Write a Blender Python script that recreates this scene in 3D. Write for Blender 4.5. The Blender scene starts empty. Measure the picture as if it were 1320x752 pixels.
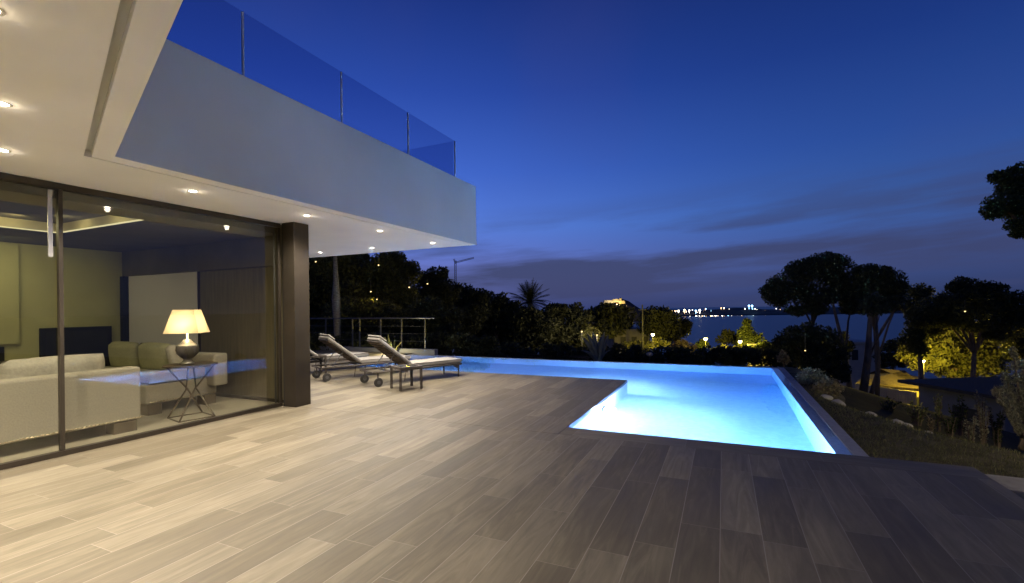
import bpy, bmesh, math, random
import numpy as np
from mathutils import Vector, Matrix
random.seed(7); rng = np.random.default_rng(11)
S = bpy.context.scene
C = S.collection
PI = math.pi
R = math.radians

# ------------------------------------------------------------------ camera
YAW, PITCH, ROLL, F = R(24.435), R(0.145), R(-0.782), 598.12
CAM = Vector((0, 0, 1.45))
fw = Vector((-math.sin(YAW)*math.cos(PITCH), math.cos(YAW)*math.cos(PITCH), math.sin(PITCH)))
rt0 = Vector((math.cos(YAW), math.sin(YAW), 0)); up0 = rt0.cross(fw)
rt = rt0*math.cos(ROLL)+up0*math.sin(ROLL); up = -rt0*math.sin(ROLL)+up0*math.cos(ROLL)
cd = bpy.data.cameras.new('camera'); cam = bpy.data.objects.new('camera', cd); C.objects.link(cam)
cam.matrix_world = Matrix(((rt.x, up.x, -fw.x, 0), (rt.y, up.y, -fw.y, 0), (rt.z, up.z, -fw.z, CAM.z), (0, 0, 0, 1)))
cd.sensor_width = 36; cd.lens = F/1320*36; cd.shift_x = -0.83/1320; cd.shift_y = 19.6/1320
cd.clip_start = 0.05; cd.clip_end = 12000
S.camera = cam

def at(px, py, D):
    """point D metres ahead on the line of sight of a pixel of the photo: used to survey the far things"""
    return CAM + D*(fw + rt*((px-660.83)/F) + up*((395.61-py)/F))
def polar(px, D):
    p = at(px, 396, D); return p.x, p.y

# ------------------------------------------------------------------ materials
def new_mat(name):
    m = bpy.data.materials.new(name); m.use_nodes = True
    nt = m.node_tree; return m, nt, nt.nodes, nt.links, nt.nodes['Principled BSDF']
def mat(name, col, rough=.6, metal=0, var=.15, scale=6, bump=0, stretch=(1, 1, 1), detail=5, coat=0, col2=None):
    m, nt, N, L, b = new_mat(name)
    tc = N.new('ShaderNodeTexCoord'); mp = N.new('ShaderNodeMapping'); mp.inputs['Scale'].default_value = stretch
    L.new(tc.outputs['Object'], mp.inputs[0])
    nz = N.new('ShaderNodeTexNoise'); nz.inputs['Scale'].default_value = scale; nz.inputs['Detail'].default_value = detail
    L.new(mp.outputs[0], nz.inputs[0])
    rp = N.new('ShaderNodeValToRGB'); L.new(nz.outputs[0], rp.inputs[0])
    c2 = col2 or [min(1, c*(1+var)) for c in col]
    rp.color_ramp.elements[0].position = .3; rp.color_ramp.elements[1].position = .7
    rp.color_ramp.elements[0].color = (*[c*(1-var) for c in col], 1); rp.color_ramp.elements[1].color = (*c2, 1)
    L.new(rp.outputs[0], b.inputs['Base Color'])
    b.inputs['Roughness'].default_value = rough; b.inputs['Metallic'].default_value = metal
    if coat: b.inputs['Coat Weight'].default_value = coat
    if bump:
        bp = N.new('ShaderNodeBump'); bp.inputs['Strength'].default_value = bump; bp.inputs['Distance'].default_value = .02
        L.new(nz.outputs[0], bp.inputs['Height']); L.new(bp.outputs[0], b.inputs['Normal'])
    return m
def emis(name, col, s):
    m = bpy.data.materials.new(name); m.use_nodes = True; N = m.node_tree.nodes; L = m.node_tree.links; N.clear()
    e = N.new('ShaderNodeEmission'); e.inputs[0].default_value = (*col, 1); e.inputs[1].default_value = s
    o = N.new('ShaderNodeOutputMaterial'); L.new(e.outputs[0], o.inputs[0]); return m
def mth(N, L, op, a, b=None, c=None):
    n = N.new('ShaderNodeMath'); n.operation = op
    for i, v in enumerate((a, b, c)):
        if v is None: continue
        if isinstance(v, (int, float)): n.inputs[i].default_value = v
        else: L.new(v, n.inputs[i])
    return n.outputs[0]

def plank_mat(name, along_y=True, pw=.2402, pl=1.2, ox=.519, cols=None, seed=0.):
    m, nt, N, L, b = new_mat(name)
    g = N.new('ShaderNodeNewGeometry'); sp = N.new('ShaderNodeSeparateXYZ'); L.new(g.outputs['Position'], sp.inputs[0])
    X, Y = (sp.outputs[0], sp.outputs[1]) if along_y else (sp.outputs[1], sp.outputs[0])
    u = mth(N, L, 'DIVIDE', mth(N, L, 'ADD', X, ox), pw); row = mth(N, L, 'FLOOR', u)
    w1 = N.new('ShaderNodeTexWhiteNoise'); w1.noise_dimensions = '1D'; L.new(mth(N, L, 'ADD', row, 31.7+seed), w1.inputs['W'])
    v = mth(N, L, 'DIVIDE', mth(N, L, 'ADD', Y, mth(N, L, 'MULTIPLY', w1.outputs[0], pl)), pl); idx = mth(N, L, 'FLOOR', v)
    cb = N.new('ShaderNodeCombineXYZ'); L.new(row, cb.inputs[0]); L.new(idx, cb.inputs[1]); cb.inputs[2].default_value = seed
    w2 = N.new('ShaderNodeTexWhiteNoise'); w2.noise_dimensions = '3D'; L.new(cb.outputs[0], w2.inputs['Vector'])
    # grain
    gv = N.new('ShaderNodeCombineXYZ')
    L.new(mth(N, L, 'MULTIPLY', X, 11), gv.inputs[0]); L.new(mth(N, L, 'MULTIPLY', Y, 1.1), gv.inputs[1])
    L.new(mth(N, L, 'MULTIPLY', w2.outputs[0], 57), gv.inputs[2])
    n1 = N.new('ShaderNodeTexNoise'); n1.inputs['Scale'].default_value = 1; n1.inputs['Detail'].default_value = 6; n1.inputs['Roughness'].default_value = .6; n1.inputs['Distortion'].default_value = 2.2
    L.new(gv.outputs[0], n1.inputs[0])
    gv2 = N.new('ShaderNodeCombineXYZ')
    L.new(mth(N, L, 'MULTIPLY', X, 5), gv2.inputs[0]); L.new(mth(N, L, 'MULTIPLY', Y, 1.3), gv2.inputs[1]); L.new(mth(N, L, 'MULTIPLY', w2.outputs[0], 23), gv2.inputs[2])
    n2 = N.new('ShaderNodeTexNoise'); n2.inputs['Scale'].default_value = 1.; n2.inputs['Detail'].default_value = 3; L.new(gv2.outputs[0], n2.inputs[0])
    n3 = N.new('ShaderNodeTexNoise'); n3.inputs['Scale'].default_value = .5; n3.inputs['Detail'].default_value = 4; L.new(g.outputs['Position'], n3.inputs[0])
    t = mth(N, L, 'ADD', mth(N, L, 'MULTIPLY', w2.outputs[0], .38), mth(N, L, 'MULTIPLY', n1.outputs[0], .80))
    t = mth(N, L, 'ADD', t, mth(N, L, 'MULTIPLY', n2.outputs[0], .5))
    t = mth(N, L, 'SUBTRACT', t, .37)
    rp = N.new('ShaderNodeValToRGB'); L.new(t, rp.inputs[0])
    cols = cols or [(.0, (.078, .065, .042)), (.4, (.128, .108, .072)), (.7, (.205, .178, .125)), (1, (.31, .275, .205))]
    e = rp.color_ramp.elements
    e[0].position, e[0].color = cols[0][0], (*cols[0][1], 1); e[1].position, e[1].color = cols[-1][0], (*cols[-1][1], 1)
    for p, c in cols[1:-1]:
        q = e.new(p); q.color = (*c, 1)
    # joints
    fu = mth(N, L, 'FRACT', u); fv = mth(N, L, 'FRACT', v)
    du = mth(N, L, 'MULTIPLY', mth(N, L, 'MINIMUM', fu, mth(N, L, 'SUBTRACT', 1, fu)), pw)
    dv = mth(N, L, 'MULTIPLY', mth(N, L, 'MINIMUM', fv, mth(N, L, 'SUBTRACT', 1, fv)), pl)
    ju = mth(N, L, 'LESS_THAN', du, .0024); jv = mth(N, L, 'LESS_THAN', dv, .0015)
    j = mth(N, L, 'MAXIMUM', ju, jv)
    mx = N.new('ShaderNodeMixRGB'); L.new(mth(N, L, 'MULTIPLY', j, .75), mx.inputs[0]); L.new(rp.outputs[0], mx.inputs[1]); mx.inputs[2].default_value = (.30, .27, .22, 1)
    mx2 = N.new('ShaderNodeMixRGB'); mx2.blend_type = 'MULTIPLY'; mx2.inputs[0].default_value = .55
    r3 = N.new('ShaderNodeValToRGB'); L.new(n3.outputs[0], r3.inputs[0]); r3.color_ramp.elements[0].position = .3; r3.color_ramp.elements[1].position = .75
    r3.color_ramp.elements[0].color = (.60, .60, .60, 1); r3.color_ramp.elements[1].color = (1.2, 1.18, 1.14, 1)
    L.new(mx.outputs[0], mx2.inputs[1]); L.new(r3.outputs[0], mx2.inputs[2]); L.new(mx2.outputs[0], b.inputs['Base Color'])
    rr = mth(N, L, 'ADD', mth(N, L, 'MULTIPLY', n2.outputs[0], .25), .42); L.new(rr, b.inputs['Roughness'])
    b.inputs['Specular IOR Level'].default_value = .35
    bp = N.new('ShaderNodeBump'); bp.inputs['Strength'].default_value = .35; bp.inputs['Distance'].default_value = .004
    L.new(mth(N, L, 'SUBTRACT', mth(N, L, 'MULTIPLY', n1.outputs[0], .6), j), bp.inputs['Height']); L.new(bp.outputs[0], b.inputs['Normal'])
    return m

M = {}
M['deck'] = plank_mat('wood_look_planks')
M['coping'] = plank_mat('coping_planks', along_y=False, pw=.40, ox=-4.99, seed=3.)
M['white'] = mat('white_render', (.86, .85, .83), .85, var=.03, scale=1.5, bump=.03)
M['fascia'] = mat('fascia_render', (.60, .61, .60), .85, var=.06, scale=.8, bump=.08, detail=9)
M['ceil_dark'] = mat('dark_ceiling', (.10, .088, .062), .7, var=.15, scale=2)
M['lit_cushion'] = mat('cove_lit_linen', (.34, .32, .20), .95, var=.08, scale=30, bump=.3)  # cushion linen with the cove's olive backlight put into the colour
M['olive'] = mat('olive_plaster', (.46, .44, .25), .9, var=.05, scale=2)
M['bronze'] = mat('bronze_aluminium', (.05, .04, .03), .38, .55, var=.1, scale=3)
M['black'] = mat('black_panel', (.012, .012, .012), .6, var=.2)
M['blind'] = mat('blind_fabric', (.64, .62, .74), .9, var=.03, scale=40)
M['stone_floor'] = mat('interior_stone', (.44, .39, .31), .3, var=.06, scale=2.5)
M['sofa'] = mat('sofa_linen', (.29, .258, .21), .95, var=.08, scale=60, bump=.15)
M['sofa_dark'] = mat('sofa_wood_leg', (.11, .085, .06), .5)
M['cushion'] = mat('cushion_linen', (.33, .30, .25), .95, var=.08, scale=30, bump=.3)
M['stud'] = mat('brass_stud', (.30, .24, .16), .35, .8)
M['table_metal'] = mat('aged_iron', (.13, .10, .075), .45, .6, var=.25, scale=20)
M['urn'] = mat('urn_ceramic', (.10, .085, .075), .25, .2, var=.3, scale=9)
M['urn_lid'] = mat('silver_lid', (.62, .60, .56), .25, .7, var=.1)
M['rattan'] = mat('brown_weave', (.06, .048, .038), .55, var=.45, scale=90, bump=.5)
M['mattress'] = mat('lounger_canvas', (.27, .255, .23), .95, var=.07, scale=14, bump=.15)
M['wheel'] = mat('rubber_wheel', (.03, .028, .026), .6, var=.3)
M['post_paint'] = mat('balustrade_post', (.55, .58, .65), .5)
M['steel'] = mat('rail_steel', (.12, .12, .125), .4, .7, var=.1, scale=5)
M['poolwall'] = mat('pool_rim_stone', (.33, .32, .32), .6, var=.15, scale=12, bump=.2)
M['bark'] = mat('pine_bark', (.13, .095, .07), .95, var=.45, scale=9, bump=.9, stretch=(1, 1, .25))
M['bark_grey'] = mat('palm_bark', (.20, .17, .13), .95, var=.4, scale=10, bump=.9, stretch=(1, 1, 2.5))
M['rock'] = mat('pale_rock', (.42, .38, .33), .9, var=.3, scale=5, bump=.6)
M['path'] = mat('path_concrete', (.36, .32, .26), .9, var=.15, scale=9, bump=.3)
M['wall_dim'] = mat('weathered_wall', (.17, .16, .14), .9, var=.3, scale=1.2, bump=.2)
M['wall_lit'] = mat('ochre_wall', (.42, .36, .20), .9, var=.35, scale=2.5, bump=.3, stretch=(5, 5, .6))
M['wall_pale'] = mat('pale_wall', (.36, .34, .31), .9, var=.1, scale=2)
M['wall_grey'] = mat('grey_wall', (.19, .19, .20), .9, var=.15, scale=1.5)
M['roof_dark'] = mat('dark_roof_tiles', (.042, .038, .038), .85, var=.3, scale=7, bump=.5, stretch=(1, 6, 1))
M['roof_tan'] = mat('tan_roof_tiles', (.13, .10, .065), .85, var=.3, scale=7, bump=.5)
M['crane'] = mat('crane_paint', (.10, .08, .06), .6)
M['iron'] = mat('lamp_post_iron', (.06, .06, .06), .5, .4)
M['shore'] = mat('far_land', (.03, .03, .03), .95, var=.4, scale=.02)
M['fort'] = mat('fortress_stone', (.45, .38, .25), .9, var=.2, scale=.2)
def leafmat(name, c, c2, tr=.25):
    m, nt, N, L, b = new_mat(name)
    oi = N.new('ShaderNodeNewGeometry')
    rp = N.new('ShaderNodeValToRGB'); L.new(oi.outputs['Random Per Island'], rp.inputs[0])
    rp.color_ramp.elements[0].color = (*c, 1); rp.color_ramp.elements[1].color = (*c2, 1)
    L.new(rp.outputs[0], b.inputs['Base Color']); b.inputs['Roughness'].default_value = .6
    b.inputs['Specular IOR Level'].default_value = .2
    t = N.new('ShaderNodeBsdfTranslucent'); L.new(rp.outputs[0], t.inputs[0])
    ms = N.new('ShaderNodeMixShader'); ms.inputs[0].default_value = tr
    L.new(b.outputs[0], ms.inputs[1]); L.new(t.outputs[0], ms.inputs[2]); L.new(ms.outputs[0], N['Material Output'].inputs[0])
    return m
M['pine'] = leafmat('pine_needles', (.040, .044, .020), (.075, .080, .036))
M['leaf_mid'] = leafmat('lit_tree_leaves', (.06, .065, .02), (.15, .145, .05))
M['leaf'] = leafmat('broad_leaves', (.03, .042, .015), (.075, .09, .03))
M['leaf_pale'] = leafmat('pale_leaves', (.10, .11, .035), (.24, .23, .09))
M['leaf_grey'] = leafmat('grey_leaves', (.15, .15, .10), (.32, .29, .21))
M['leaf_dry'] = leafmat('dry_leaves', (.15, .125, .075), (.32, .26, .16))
M['palm'] = leafmat('palm_fronds', (.03, .038, .02), (.06, .07, .035))
M['grass'] = leafmat('grass_blades', (.075, .078, .032), (.20, .175, .08))

# lawn & ground
def ground_mat(name, c1, c2, c3, sc):
    m, nt, N, L, b = new_mat(name)
    g = N.new('ShaderNodeNewGeometry')
    n = N.new('ShaderNodeTexNoise'); n.inputs['Scale'].default_value = sc; n.inputs['Detail'].default_value = 8; n.inputs['Roughness'].default_value = .7
    L.new(g.outputs['Position'], n.inputs[0]); rp = N.new('ShaderNodeValToRGB'); L.new(n.outputs[0], rp.inputs[0])
    e = rp.color_ramp.elements; e[0].position = .3; e[0].color = (*c1, 1); e[1].position = .72; e[1].color = (*c3, 1)
    q = e.new(.5); q.color = (*c2, 1); L.new(rp.outputs[0], b.inputs['Base Color']); b.inputs['Roughness'].default_value = 1
    b.inputs['Specular IOR Level'].default_value = .1
    bp = N.new('ShaderNodeBump'); bp.inputs['Strength'].default_value = .8; bp.inputs['Distance'].default_value = .03
    L.new(n.outputs[0], bp.inputs['Height']); L.new(bp.outputs[0], b.inputs['Normal']); return m
M['lawn'] = ground_mat('lawn_soil', (.06, .056, .03), (.11, .094, .054), (.18, .145, .09), 3.5)
M['earth'] = ground_mat('hill_earth', (.02, .02, .012), (.035, .032, .018), (.06, .05, .03), .8)
# sea
m, nt, N, L, b = new_mat('sea_water'); M['sea'] = m
b.inputs['Base Color'].default_value = (.006, .014, .035, 1); b.inputs['Roughness'].default_value = .35
g = N.new('ShaderNodeNewGeometry'); n = N.new('ShaderNodeTexNoise'); n.inputs['Scale'].default_value = .08; n.inputs['Detail'].default_value = 4
L.new(g.outputs['Position'], n.inputs[0]); bp = N.new('ShaderNodeBump'); bp.inputs['Strength'].default_value = .4; bp.inputs['Distance'].default_value = 1.5
L.new(n.outputs[0], bp.inputs['Height']); L.new(bp.outputs[0], b.inputs['Normal'])
# glass
def glass_mat(name, tint, refl):
    m, nt, N, L, b = new_mat(name); N.remove(b)
    t = N.new('ShaderNodeBsdfTransparent'); t.inputs[0].default_value = (*tint, 1)
    gl = N.new('ShaderNodeBsdfGlossy'); gl.inputs['Roughness'].default_value = .0; gl.inputs['Color'].default_value = (.95, .97, 1, 1)
    fr = N.new('ShaderNodeFresnel'); gb = N.new('ShaderNodeNewGeometry'); L.new(mth(N, L, 'SUBTRACT', 1.5, mth(N, L, 'MULTIPLY', gb.outputs['Backfacing'], .83333)), fr.inputs[0])
    f = mth(N, L, 'MINIMUM', mth(N, L, 'MULTIPLY', fr.outputs[0], refl), 1.)
    ms = N.new('ShaderNodeMixShader'); L.new(f, ms.inputs[0]); L.new(t.outputs[0], ms.inputs[1]); L.new(gl.outputs[0], ms.inputs[2])
    L.new(ms.outputs[0], N['Material Output'].inputs[0]); return m
M['glass'] = glass_mat('facade_glass', (.76, .77, .70), 2.2)
M['rail_glass'] = glass_mat('balustrade_glass', (.80, .82, .90), 1.0)
# pool
m, nt, N, L, b = new_mat('pool_mosaic'); M['mosaic'] = m
g = N.new('ShaderNodeNewGeometry'); br = N.new('ShaderNodeTexVoronoi'); br.inputs['Scale'].default_value = 14; L.new(g.outputs['Position'], br.inputs[0])
rp = N.new('ShaderNodeValToRGB'); L.new(br.outputs['Color'], rp.inputs[0]); rp.color_ramp.elements[0].color = (.60, .61, .80, 1); rp.color_ramp.elements[1].color = (.72, .71, .88, 1)
L.new(rp.outputs[0], b.inputs['Base Color']); b.inputs['Roughness'].default_value = .5
m, nt, N, L, b = new_mat('pool_water'); M['water'] = m
b.inputs['Base Color'].default_value = (1, 1, 1, 1); b.inputs['Transmission Weight'].default_value = 1; b.inputs['IOR'].default_value = 1.33; b.inputs['Roughness'].default_value = .0
g = N.new('ShaderNodeNewGeometry'); n = N.new('ShaderNodeTexNoise'); n.inputs['Scale'].default_value = 1.6; n.inputs['Detail'].default_value = 2
L.new(g.outputs['Position'], n.inputs[0]); bp = N.new('ShaderNodeBump'); bp.inputs['Strength'].default_value = .14; bp.inputs['Distance'].default_value = .02
L.new(n.outputs[0], bp.inputs['Height']); L.new(bp.outputs[0], b.inputs['Normal'])
va = N.new('ShaderNodeVolumeAbsorption'); va.inputs[0].default_value = (.32, .755, .97, 1); va.inputs[1].default_value = .62
L.new(va.outputs[0], N['Material Output'].inputs['Volume'])
M['downlight'] = emis('downlight_glow', (1, .9, .75), 40)
M['cove'] = emis('cove_led', (1, .88, .50), 1.1)
m, nt, N, L, b = new_mat('lampshade_linen'); M['shade'] = m
b.inputs['Base Color'].default_value = (.75, .62, .42, 1); b.inputs['Roughness'].default_value = .9
t_ = N.new('ShaderNodeBsdfTranslucent'); t_.inputs[0].default_value = (.86, .72, .50, 1); ms_ = N.new('ShaderNodeMixShader'); ms_.inputs[0].default_value = .55
L.new(b.outputs[0], ms_.inputs[1]); L.new(t_.outputs[0], ms_.inputs[2]); L.new(ms_.outputs[0], N['Material Output'].inputs[0])
M['pool_lamp'] = emis('pool_lamp_glow', (.8, .95, 1), 14)
M['street'] = emis('street_lamp_glow', (1, .80, .34), 30)
M['whiteglow'] = emis('white_lamp_glow', (1, .86, .62), 16)
M['city_white'] = emis('city_white', (1, .93, .8), 14.); M['city_warm'] = emis('city_warm', (1, .62, .28), 11.); M['city_blue'] = emis('city_blue', (.35, .68, 1), 10)
M['dimglow'] = emis('dim_yellow_lamp', (1, .72, .28), 2.5)
M['window_warm'] = emis('lit_window', (1, .7, .3), .5)

# ------------------------------------------------------------------ mesh building
class MB:
    def __init__(s): s.v = []; s.f = []
    def add(s, vs, fs):
        o = len(s.v); s.v += [tuple(v) for v in vs]; s.f += [tuple(i+o for i in f) for f in fs]; return s
    def box(s, x0, x1, y0, y1, z0, z1, M_=None):
        vs = [Vector(p) for p in ((x0, y0, z0), (x1, y0, z0), (x1, y1, z0), (x0, y1, z0), (x0, y0, z1), (x1, y0, z1), (x1, y1, z1), (x0, y1, z1))]
        if M_: vs = [M_ @ v for v in vs]
        return s.add(vs, [(0, 3, 2, 1), (4, 5, 6, 7), (0, 1, 5, 4), (1, 2, 6, 5), (2, 3, 7, 6), (3, 0, 4, 7)])
    def tube(s, pts, rad, n=8, cap=True):
        pts = [Vector(p) for p in pts]; rad = rad if hasattr(rad, '__len__') else [rad]*len(pts)
        vs = []; fs = []
        for i, p in enumerate(pts):
            d = (pts[min(i+1, len(pts)-1)]-pts[max(i-1, 0)]).normalized()
            a = d.cross(Vector((0, 0, 1)) if abs(d.z) < .9 else Vector((1, 0, 0))).normalized(); b = d.cross(a)
            for k in range(n):
                t = 2*PI*k/n; vs.append(p+(a*math.cos(t)+b*math.sin(t))*rad[i])
        for i in range(len(pts)-1):
            for k in range(n):
                fs.append((i*n+k, i*n+(k+1) % n, (i+1)*n+(k+1) % n, (i+1)*n+k))
        if cap: fs.append(tuple(range(n-1, -1, -1))); fs.append(tuple(range((len(pts)-1)*n, len(pts)*n)))
        return s.add(vs, fs)
    def lathe(s, prof, c=(0, 0, 0), n=24, rot=0, cap=True):
        vs = []; fs = []; c = Vector(c); k = len(prof)
        for i in range(n):
            t = 2*PI*i/n+rot
            for r, z in prof: vs.append(c+Vector((r*math.cos(t), r*math.sin(t), z)))
        for i in range(n):
            j = (i+1) % n
            for q in range(k-1): fs.append((i*k+q, j*k+q, j*k+q+1, i*k+q+1))
        if cap and prof[0][0] > 1e-4: fs.append(tuple(i*k for i in range(n-1, -1, -1)))
        if cap and prof[-1][0] > 1e-4: fs.append(tuple(i*k+k-1 for i in range(n)))
        return s.add(vs, fs)
    def prism(s, poly, z0, z1):
        n = len(poly); vs = [(x, y, z0) for x, y in poly]+[(x, y, z1) for x, y in poly]
        return s.add(vs, [tuple(range(n-1, -1, -1)), tuple(range(n, 2*n))]+[(i, (i+1) % n, n+(i+1) % n, n+i) for i in range(n)])
    def ball(s, c, r, sx=1, sy=1, sz=1, n=12, jit=0):
        pr = []; c = Vector(c); vs = []; fs = []
        for i in range(n//2+1):
            a = PI*i/(n//2)
            for k in range(n):
                t = 2*PI*k/n; q = 1+jit*(random.random()-.5)
                vs.append(c+Vector((r*sx*math.sin(a)*math.cos(t), r*sy*math.sin(a)*math.sin(t), r*sz*math.cos(a)))*q)
        for i in range(n//2):
            for k in range(n): fs.append((i*n+k, (i+1)*n+k, (i+1)*n+(k+1) % n, i*n+(k+1) % n))
        return s.add(vs, fs)
    def build(s, name, m, parent=None, smooth=False, bevel=0, sub=0, loc=None):
        me = bpy.data.meshes.new(name)
        if loc is not None:
            l = Vector(loc); vs = [tuple(Vector(v)-l) for v in s.v]
        else: vs = s.v
        me.from_pydata(vs, [], s.f)
        bm = bmesh.new(); bm.from_mesh(me); bmesh.ops.remove_doubles(bm, verts=bm.verts, dist=1e-5); bmesh.ops.recalc_face_normals(bm, faces=bm.faces); bm.to_mesh(me); bm.free()
        me.materials.append(m)
        if smooth: me.polygons.foreach_set('use_smooth', [True]*len(me.polygons))
        o = bpy.data.objects.new(name, me); C.objects.link(o)
        if loc is not None: o.location = loc
        if parent: o.parent = parent
        if bevel:
            b = o.modifiers.new('b', 'BEVEL'); b.width = bevel; b.segments = 2; b.limit_method = 'ANGLE'
        if sub:
            q = o.modifiers.new('s', 'SUBSURF'); q.levels = q.render_levels = sub
        return o
def tag(o, label, cat, group=None):
    o['label'] = label; o['category'] = cat
    if group: o['group'] = group
    return o
def struct(o, kind='structure'): o['kind'] = kind; return o
def empty(name, loc=(0, 0, 0), rz=0, label=None, cat=None, group=None):
    o = bpy.data.objects.new(name, None); C.objects.link(o); o.location = loc; o.rotation_euler = (0, 0, rz); o.empty_display_size = .2
    if label: tag(o, label, cat, group)
    return o
def copy_tree(o, parent=None):
    c = o.copy(); C.objects.link(c)
    if parent: c.parent = parent
    for ch in list(o.children): copy_tree(ch, c)
    return c
def lamp(name, kind, loc, power, col, parent=None, size=.05, aim=None, angle=None, blend=.5):
    l = bpy.data.lights.new(name, kind); l.energy = power; l.color = col
    if kind == 'AREA': l.size = size
    else: l.shadow_soft_size = size
    if kind == 'SPOT': l.spot_size = R(angle); l.spot_blend = blend
    o = bpy.data.objects.new(name, l); C.objects.link(o); o.location = loc
    if aim is not None: o.rotation_euler = Vector(aim).to_track_quat('-Z', 'Y').to_euler()
    if parent: o.parent = parent
    return o

# leaf clouds --------------------------------------------------------
def leaf_cloud(name, m, clumps, size, parent=None, dens=3.2, aspect=.45, sub=7, loc=(0, 0, 0), upward=0.):
    """clumps: (centre Vector, rx, ry, rz); many small leaf faces spread through each clump's volume"""
    P = []
    for c, rx, ry, rz in clumps:
        c = np.array(c); r = np.array([rx, ry, rz])
        for k in range(sub):
            if k == 0: cc, rr = c, r*.86
            else:
                d = rng.normal(size=3); d /= np.linalg.norm(d); f = rng.uniform(.45, .82)
                cc = c+d*r*f; rr = r*rng.uniform(.28, .5)
            area = PI*max(rr[0], rr[1])*rr[2]
            n = int(1.35*dens*area/(size*size))
            d = rng.normal(size=(n, 3)); d /= np.linalg.norm(d, axis=1)[:, None]
            P.append(cc+d*rr*(rng.random((n, 1))**.45))
    P = np.concatenate(P); n = len(P)
    a = rng.normal(size=(n, 3)); a[:, 2] += upward*np.sign(rng.random(n)+.3); a /= np.linalg.norm(a, axis=1)[:, None]
    b = rng.normal(size=(n, 3)); b -= a*(a*b).sum(1)[:, None]; b /= np.linalg.norm(b, axis=1)[:, None]
    s = size*rng.uniform(.6, 1.3, (n, 1))
    V = np.empty((n, 4, 3)); V[:, 0] = P-a*s; V[:, 1] = P+b*s*aspect; V[:, 2] = P+a*s; V[:, 3] = P-b*s*aspect
    V -= np.array(loc)
    me = bpy.data.meshes.new(name); me.vertices.add(4*n); me.vertices.foreach_set('co', V.astype(np.float32).ravel())
    me.loops.add(4*n); me.loops.foreach_set('vertex_index', np.arange(4*n, dtype=np.int32))
    me.polygons.add(n); me.polygons.foreach_set('loop_start', np.arange(0, 4*n, 4, dtype=np.int32)); me.polygons.foreach_set('loop_total', np.full(n, 4, dtype=np.int32))
    me.update(); me.validate(); me.materials.append(m)
    o = bpy.data.objects.new(name, me); C.objects.link(o)
    if parent: o.parent = parent
    else: o.location = loc
    return o

# ------------------------------------------------------------------ terrain
EDGE = [(-300, 13.6), (-9, 13.6), (1.6, 13.2), (1.45, 9.0), (1.72, 8.2), (2.1, 7.15), (2.8, 6.5), (5, 5.6), (12, 4.6), (60, 2), (300, 0)]
def sdist(x, y):
    """distance beyond the edge of the level garden (0 inside it)"""
    best = 1e9; side = 0
    for (ax, ay), (bx, by) in zip(EDGE, EDGE[1:]):
        dx, dy = bx-ax, by-ay; t = max(0, min(1, ((x-ax)*dx+(y-ay)*dy)/(dx*dx+dy*dy)))
        qx, qy = ax+dx*t, ay+dy*t; d = math.hypot(x-qx, y-qy)
        if d < best-1e-6: best = d; side = dx*(y-ay)-dy*(x-ax)
    return best if side > 0 else 0
def terr(x, y):
    s = sdist(x, y)
    z = -.13
    if s > 0:
        z -= .30*min(s, 14) + .145*max(0, min(s, 190)-14) + 0*s
        z += .25*math.sin(x*.31+1)*math.cos(y*.27)*min(1, s/8)
    return max(z, -30.5)
def grid(name, xs, ys, fz, m):
    mb = MB(); nx, ny = len(xs), len(ys)
    vs = [(x, y, fz(x, y)) for y in ys for x in xs]
    mb.add(vs, [(j*nx+i, j*nx+i+1, (j+1)*nx+i+1, (j+1)*nx+i) for j in range(ny-1) for i in range(nx-1)])
    return mb.build(name, m, smooth=True)
def spread(lo, hi, c, n):
    t = np.linspace(-1, 1, n); s = np.sinh(t*3.6)/np.sinh(3.6)
    return [c+(hi-c)*v if v > 0 else c+(c-lo)*v for v in s]
# lawn: fine patch; ground: the hillside (hole where pool and deck sit is simply lower)
def gz(x, y):
    z = terr(x, y)
    if -40 < x < 1.2 and y < 12.9 : z = min(z, -2.2)      # kept below deck and basin
    if x < 2.02 and y < 5.5: z = min(z, -2.2)
    return z-.05
xs = sorted(set([round(v, 3) for v in spread(-420, 420, 2, 150)]+[1.1, 1.2, 1.3])); ys = sorted(set([round(v, 3) for v in spread(-60, 520, 9, 150)]+[12.8, 12.9, 13.0]))
struct(grid('ground', xs, ys, gz, M['earth']))
lx = list(np.linspace(1.24, 9, 60)); ly = list(np.linspace(3.2, 14, 80))
def lawn_z(x, y):
    s = sdist(x, y)
    return -.10-.02*math.sin(x*2.1)*math.cos(y*1.7)-.025*max(0, x-2)-s*.5
mb = MB()
vs = []; ix = {}
for x in lx:
    for y in ly:
        ix[(x, y)] = len(vs); vs.append((x, y, lawn_z(x, y)))
fs = []
for i in range(len(lx)-1):
    for j in range(len(ly)-1):
        cx, cy = (lx[i]+lx[i+1])/2, (ly[j]+ly[j+1])/2
        if cx < 1.99 and cy < 5.36: continue
        if sdist(cx, cy) > 1.2: continue
        fs.append((ix[(lx[i], ly[j])], ix[(lx[i+1], ly[j])], ix[(lx[i+1], ly[j+1])], ix[(lx[i], ly[j+1])]))
mb.add(vs, fs); struct(mb.build('lawn', M['lawn'], smooth=True))
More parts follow.
